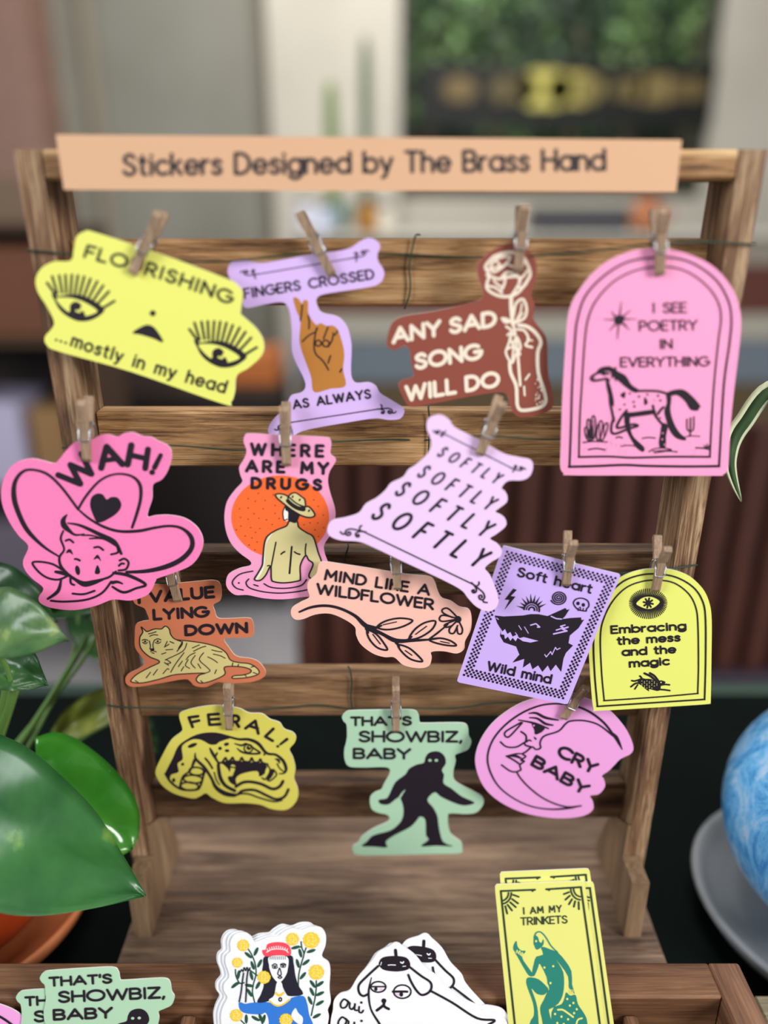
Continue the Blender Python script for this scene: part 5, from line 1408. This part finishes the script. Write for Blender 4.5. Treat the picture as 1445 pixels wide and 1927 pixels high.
PW = .0035
for (t, j, Y, w, lab, o) in (
        ((306, 399), (251, 515), Y_['flour'], PW, 'small wooden clothespin clipping the yellow two-eyed face sticker', .003),
        ((563, 399), (626, 518), Y_['fing'], PW, 'small wooden clothespin clipping the lilac crossed-fingers sticker', .003),
        ((984, 386), (973, 513), Y_['sad'], PW, 'small wooden clothespin clipping the brown rose-in-bottle sticker', .0045),
        ((1240, 392), (1239, 518), Y_['poet'], PW, 'small wooden clothespin clipping the pink horse arch sticker', .004),
        ((160, 749), (166, 867), Y_['wah'], PW, 'small wooden clothespin clipping the hot pink crying cowboy sticker', .003),
        ((536, 760), (540, 875), Y_['drug'], .0037, 'small wooden clothespin clipping the pink and orange bather sticker', .003),
        ((943, 750), (901, 855), Y_['soft'], PW, 'small wooden clothespin clipping the pale pink sticker that repeats SOFTLY', .0045),
        ((312, 1032), (337, 1130), Y_['lying'], PW, 'small wooden clothespin clipping the terracotta tiger sticker', .003),
        ((742, 1010), (748, 1107), Y_['mind'], PW, 'small wooden clothespin clipping the peach wildflower sticker', .003),
        ((1074, 1008), (1063, 1100), Y_['heart'], PW, 'small wooden clothespin clipping the purple wolf card', .0045),
        ((1247, 1018), (1231, 1111), Y_['embr'], PW, 'small wooden clothespin clipping the yellow eye-and-hare arch sticker', .0055),
        ((430, 1277), (432, 1371), Y_['feral'], PW, 'small wooden clothespin clipping the yellow snake sticker', .003),
        ((745, 1282), (745, 1374), Y_['show'], PW, 'small wooden clothespin clipping the hanging mint ape-man sticker', .003),
        ((1099, 1282), (1058, 1350), Y_['cry'], PW, 'small wooden clothespin clipping the pink crescent moon sticker', .0035)):
    peg(t, j, Y, w, lab, o)

# ------------------------------------------------------------------ green wires strung across the rack
M_wire = mat((30, 58, 44), .5, 'green_wire')


def wire(pts, ties, label):
    mb = MB()
    P = [at(a, b, y) for a, b, y in pts]
    q = spline([tuple(p) for p in P], False, 8)
    mb.tube(q, .0004, M_wire, 6)
    o = mb.build('wire')
    tag(o, label, 'wire', 'green wires strung across the rack')
    for tpts in ties:
        mb = MB(); mb.tube(spline([tuple(at(a, b, y)) for a, b, y in tpts], False, 6), .0004, M_wire, 6); mb.build('tie', o)


e = .0012
wire([(52, 471, .3190), (90, 474, .3190), (135, 478, .3185), (278, 486, Y_['flour'] + e), (420, 492, .322), (595, 475, Y_['fing'] + e), (730, 478, .3325), (780, 480, .3340), (880, 484, .332), (977, 483, Y_['sad'] + e), (1100, 474, .318), (1239, 459, Y_['poet'] + e), (1340, 456, .317), (1422, 460, .3190)],
     [[(790, 443, .3385), (783, 443, .3335), (777, 462, .3335), (770, 500, .3336), (772, 530, .3336), (770, 556, .3336), (761, 580, .3345)]], 'green wire strung across the highest row of stickers')
wire([(118, 843, .3190), (163, 840, Y_['wah'] + e), (320, 838, .322), (450, 847, .325), (539, 838, Y_['drug'] + e), (650, 830, .328), (745, 827, .333), (806, 828, .3340), (905, 820, Y_['soft'] + e), (1000, 826, .3185), (1100, 826, .3192), (1330, 822, .3190)],
     [[(807, 763, .3385), (806, 768, .3335), (808, 790, .3336), (807, 828, .3338), (806, 860, .3338)]], 'green wire strung across the second row of stickers')
wire([(160, 1090, .3190), (332, 1098, Y_['lying'] + e), (450, 1092, .3325), (560, 1088, .333), (652, 1085, .3338), (747, 1078, Y_['mind'] + e), (850, 1076, .324), (950, 1078, .3190), (1067, 1075, Y_['heart'] + e), (1140, 1080, Y_['embr'] + e), (1237, 1073, Y_['embr'] + e), (1312, 1063, .3190)],
     [[(655, 1023, .3385), (655, 1030, .3335), (650, 1046, .3336), (648, 1060, .3336), (651, 1085, .3338)]], 'green wire strung across the third row of stickers')
wire([(203, 1327, .3190), (235, 1331, .3190), (330, 1333, .324), (432, 1336, Y_['feral'] + e), (520, 1333, .3325), (600, 1327, .3335), (663, 1334, .3338), (745, 1332, Y_['show'] + e), (850, 1333, .331), (940, 1322, .323), (1070, 1322, Y_['cry'] + e), (1150, 1322, .3180), (1245, 1318, .3190)],
     [[(655, 1254, .3385), (659, 1262, .3335), (662, 1285, .3336), (660, 1310, .3336), (663, 1334, .3338)]], 'green wire strung across the lowest row of stickers')

# ------------------------------------------------------------------ plants
def leafmat(name, c1, c2, c3, scale, rough=.32):
    return mottled(name, c1, c2, c3, scale, rough, lo=.34, hi=.6, spec=.5)


M_l1 = leafmat('pothos_green', (38, 88, 44), (54, 108, 52), (118, 158, 70), 34)
M_l2 = leafmat('pothos_bright', (46, 112, 34), (62, 130, 40), (110, 160, 58), 30, .16)
M_l3 = leafmat('pothos_variegated', (46, 84, 44), (84, 116, 66), (140, 156, 98), 60)
M_l4 = leafmat('pothos_dark', (30, 66, 32), (44, 84, 40), (70, 110, 50), 40)
M_l5 = leafmat('pothos_yellow', (96, 112, 34), (124, 134, 50), (150, 152, 70), 40)
M_stem = mat((92, 128, 62), .45, 'stem_green')


def leaf(parent, base, tip, hw, m, bow=.01, cup=.006, prof=None, name='leaf', face=None, tmat=None, mid=None):
    """heart-shaped blade from base to tip (world points); hw half width in metres"""
    A, B = Vector(base), Vector(tip)
    ax = B - A
    f = Vector(face) if face else Vector((.1, -1, .35))
    sd = ax.cross(f).normalized()
    nr = sd.cross(ax).normalized()
    if nr.y > 0: nr = -nr
    prof = prof or [(0, .12), (.03, .55), (.1, .84), (.22, .98), (.36, 1.0), (.5, .93), (.64, .78), (.76, .58), (.87, .34), (.95, .13), (1, .0)]
    prof = spline(prof, False, 3)
    V, F, n = [], [], 10
    for (u, wv) in prof:
        c = A + ax * u + nr * (bow * math.sin(PI * u))
        if mid is not None:
            M_ = Vector(mid); c = A * (1 - u) ** 2 + M_ * 2 * u * (1 - u) + B * u * u
        lobe = ax.normalized() * (-hw * .35 * max(0, (1 - u / .22))) if u < .22 else Vector((0, 0, 0))
        for k in range(n + 1):
            v = -1 + 2 * k / n
            V.append(c + sd * (hw * max(wv, .0) * v) - nr * (cup * (1 - abs(v)) ** 1.6) * min(1, wv * 1.3) + lobe * abs(v) ** 1.2 + nr * .0009 * math.sin(u * 17 + k))
    R = len(prof)
    for i in range(R - 1):
        for k in range(n):
            F.append((i * (n + 1) + k, i * (n + 1) + k + 1, (i + 1) * (n + 1) + k + 1, (i + 1) * (n + 1) + k))
    T = .00035
    nv = len(V)
    V2 = V + [v - nr * T for v in V]
    F2 = F + [tuple(nv + q for q in reversed(f_)) for f_ in F]
    edge = [k for k in range(n + 1)] + [i * (n + 1) + n for i in range(1, R)] + [(R - 1) * (n + 1) + k for k in range(n - 1, -1, -1)] + [i * (n + 1) for i in range(R - 2, 0, -1)]
    for i in range(len(edge)):
        a, b = edge[i], edge[(i + 1) % len(edge)]
        F2.append((a, b, nv + b, nv + a))
    mb = MB(); mb.add(V2, F2, m, True)
    return mb.build(name, parent)


PCX, PCY = -.2405, .328
pt = empty('potted_pothos', (PCX, PCY, TZ + .006))
M_terra = mottled('glazed_terracotta', (138, 46, 16), (158, 58, 22), scale=20, rough=.3, spec=.5)
M_terra2 = mottled('terracotta', (170, 96, 54), (188, 114, 70), scale=30, rough=.6)
mb = MB(); mb.lathe((PCX, PCY, TZ + .006), [(.036, 0), (.048, .005), (.058, .022), (.0605, .038), (.058, .052), (.056, .058), (.0525, .058), (.053, .050), (0, .048)], M_terra, 56); mb.build('pot', pt)
mb = MB(); mb.lathe((PCX, PCY, TZ + .054), [(.0525, 0), (.0525, .001), (.03, .006), (0, .007)], mat((40, 30, 24), .95), 40); mb.build('soil', pt)
tag(pt, 'green pothos in an orange terracotta pot left of the rack', 'potted plant')
sc_ = MB(); sc_.lathe((PCX, PCY, TZ), [(.060, 0), (.072, .010), (.0765, .021), (.0735, .021), (.068, .009), (.058, .0058), (0, .0058)], M_terra2, 64)
tag(sc_.build('saucer'), 'terracotta saucer under the orange pot', 'saucer')
crown = Vector((PCX, PCY, TZ + .060))


def pleaf(bpx, tpx, Yb, Yt, hw, m, **kw):
    a, b = at(*bpx, Yb), at(*tpx, Yt)
    o = leaf(pt, a, b, hw, m, **kw)
    return a


def stem(p, mid=None, r=.0012, start=None):
    s0 = start or crown + Vector((random.uniform(-.02, .02), random.uniform(-.02, .02), -.004))
    m_ = mid or (s0 + p) / 2 + Vector((0, 0, .03))
    mb = MB(); mb.tube(spline([tuple(s0), tuple(m_), tuple(p)], False, 8), r, M_stem, 8); mb.build('stem', pt)


HS = [(0, .3), (.03, .7), (.1, .9), (.22, 1.0), (.36, 1.0), (.5, .92), (.64, .76), (.76, .56), (.87, .32), (.95, .12), (1, .0)]
p = pleaf((-118, 1470), (274, 1686), .285, .262, .0330, M_l1, bow=.012, cup=.004, face=(.15, -1, .55), prof=HS); stem(p)
p = pleaf((66, 1424), (250, 1598), .316, .302, .0200, M_l2, bow=.010, cup=.005, face=(.5, -1, .9), prof=[(0, .3), (.05, .7), (.15, .92), (.3, 1.0), (.5, 1.0), (.68, .92), (.82, .74), (.92, .48), (.97, .26), (1, .0)]); stem(p)
p = pleaf((-70, 1175), (128, 1205), .300, .282, .0175, M_l3, bow=.008, cup=.004, face=(0, -1, 1.1)); stem(p, at(20, 1300, .31))
p = pleaf((-70, 1110), (108, 1172), .350, .345, .0190, M_l4, bow=.006, face=(.2, -1, .7)); stem(p, at(-20, 1250, .345))
p = pleaf((215, 1112), (60, 1160), .380, .372, .0080, M_l4, bow=.004, face=(-.2, -1, .5)); stem(p, at(150, 1250, .375))
p = pleaf((150, 1150), (272, 1270), .400, .392, .0140, M_l4, bow=.004, face=(.3, -1, .4)); stem(p, at(120, 1280, .385))
p = pleaf((228, 1310), (84, 1402), .392, .372, .0105, M_l5, bow=.010, cup=.004, face=(-.1, -1, .6)); stem(p, at(160, 1350, .38))
p = pleaf((250, 1345), (296, 1420), .408, .404, .0085, M_l4, bow=.004); stem(p, at(170, 1380, .39))
p = pleaf((-20, 1225), (90, 1290), .318, .310, .0125, M_l4, bow=.006, face=(0, -1, .8)); stem(p, at(20, 1330, .32))
stem(at(165, 1195, .372), at(110, 1290, .365), .0016)
stem(at(40, 1255, .34), at(24, 1320, .335), .0016)
stem(at(10, 1270, .33), at(2, 1330, .33), .0016)

# blue globe pot and saucer at the right
GX, GY = at(1622, 1531, .325).x, .325
M_blue = bpy.data.materials.new('blue_white_glaze'); M_blue.use_nodes = True
N, L = M_blue.node_tree.nodes, M_blue.node_tree.links
tc = N.new('ShaderNodeTexCoord'); mp = N.new('ShaderNodeMapping'); mp.inputs['Scale'].default_value = (1, 1, .55); mp.inputs['Rotation'].default_value = (.5, .5, 0)
n1 = N.new('ShaderNodeTexNoise'); n1.inputs['Scale'].default_value = 60; n1.inputs['Detail'].default_value = 8; n1.inputs['Roughness'].default_value = .75; n1.inputs['Distortion'].default_value = 1.2
cr = N.new('ShaderNodeValToRGB'); e_ = cr.color_ramp.elements
e_[0].position, e_[0].color = .34, (*lin((44, 120, 196)), 1)
e_[1].position, e_[1].color = .66, (*lin((196, 214, 236)), 1)
x_ = e_.new(.48); x_.color = (*lin((104, 178, 230)), 1)
L.new(tc.outputs['Object'], mp.inputs[0]); L.new(mp.outputs[0], n1.inputs['Vector']); L.new(n1.outputs['Fac'], cr.inputs['Fac'])
bb = N['Principled BSDF']; L.new(cr.outputs[0], bb.inputs['Base Color']); bb.inputs['Roughness'].default_value = .25
gp = empty('potted_spider_plant', (GX, GY, TZ + .008))
R = .068
prof = [(.026, 0)] + [(R * math.cos(math.radians(a)), R + R * math.sin(math.radians(a)) - .003) for a in range(-66, 62, 6)] + [(.033, .1275), (.0325, .122), (0, .118)]
mb = MB(); mb.lathe((GX, GY, TZ + .008), prof, M_blue, 64); mb.build('globe_pot', gp)
tag(gp, 'variegated drooping plant in a blue and white globe pot at right', 'potted plant')
M_grey = mottled('grey_ceramic', (112, 116, 120), (136, 140, 144), scale=14, rough=.35)
sc_ = MB(); sc_.lathe((GX, GY, TZ), [(.056, 0), (.070, .005), (.0775, .017), (.0765, .0195), (.072, .0185), (.069, .0125), (.063, .0105), (.060, .0085), (.054, .0075), (0, .0075)], M_grey, 72)
tag(sc_.build('saucer'), 'grey ceramic saucer under the blue globe pot', 'saucer')
M_vg = mottled('leaf_green_centre', (46, 72, 40), (66, 92, 54), scale=40, rough=.4)
M_vc = mat((206, 212, 176), .4, 'leaf_cream_margin')


def strap(pts, hw, sdir, name='leaf'):
    """long arching strap leaf: green middle, cream margins"""
    q = [Vector(p) for p in spline([tuple(p) for p in pts], False, 10)]
    n = len(q); V, F1, F2 = [], [], []
    for i, p in enumerate(q):
        u = i / (n - 1)
        w = hw * min(1, .45 + u * 1.4) * (1 - max(0, (u - .62) / .38) ** 1.5)
        t = (q[min(i + 1, n - 1)] - q[max(i - 1, 0)]).normalized()
        s = Vector(sdir); s = (s - t * s.dot(t)).normalized(); nn = s.cross(t)
        for v in (-1, -.55, 0, .55, 1):
            V.append(p + s * (w * v) + nn * (w * .35 * abs(v)))
    for i in range(n - 1):
        for k in range(4):
            (F1 if k in (0, 3) else F2).append((i * 5 + k, i * 5 + k + 1, (i + 1) * 5 + k + 1, (i + 1) * 5 + k))
    mb = MB(); mb.add(V, F2, M_vg, True); mb.add(V, F1, M_vc, True)
    o = mb.build(name, gp)
    md = o.modifiers.new('thickness', 'SOLIDIFY'); md.thickness = .0004
    return o


c0 = Vector((GX, GY, TZ + .12))
strap([c0, at(1600, 1000, .345), at(1480, 745, .352), at(1400, 800, .352), at(1376, 868, .350), at(1394, 944, .350)], .0052, (.75, .15, -.55))
strap([c0 + Vector((.01, 0, 0)), at(1600, 1000, .42), at(1700, 830, .43), at(1780, 950, .42)], .006, (.3, -1, .3))
strap([c0 + Vector((0, .01, 0)), at(1580, 980, .43), at(1620, 760, .46), at(1650, 700, .5)], .006, (1, .2, 0))
strap([c0 + Vector((.0, -.01, 0)), at(1560, 1150, .37), at(1640, 1050, .34), at(1700, 1150, .32)], .005, (.2, -1, .4))
# weathered board on the table by the tray
mb = MB(); a = atz(1418, 1872, TZ + .01)
mb.box((a.x, .10, TZ), (a.x + .12, a.y, TZ + .01), wood('weathered_board', (96, 88, 70), (136, 128, 104), (166, 156, 128), axis=0, fine=.5), .001)
tag(mb.build('weathered_board'), 'small weathered grey-beige board right of the tray', 'board')
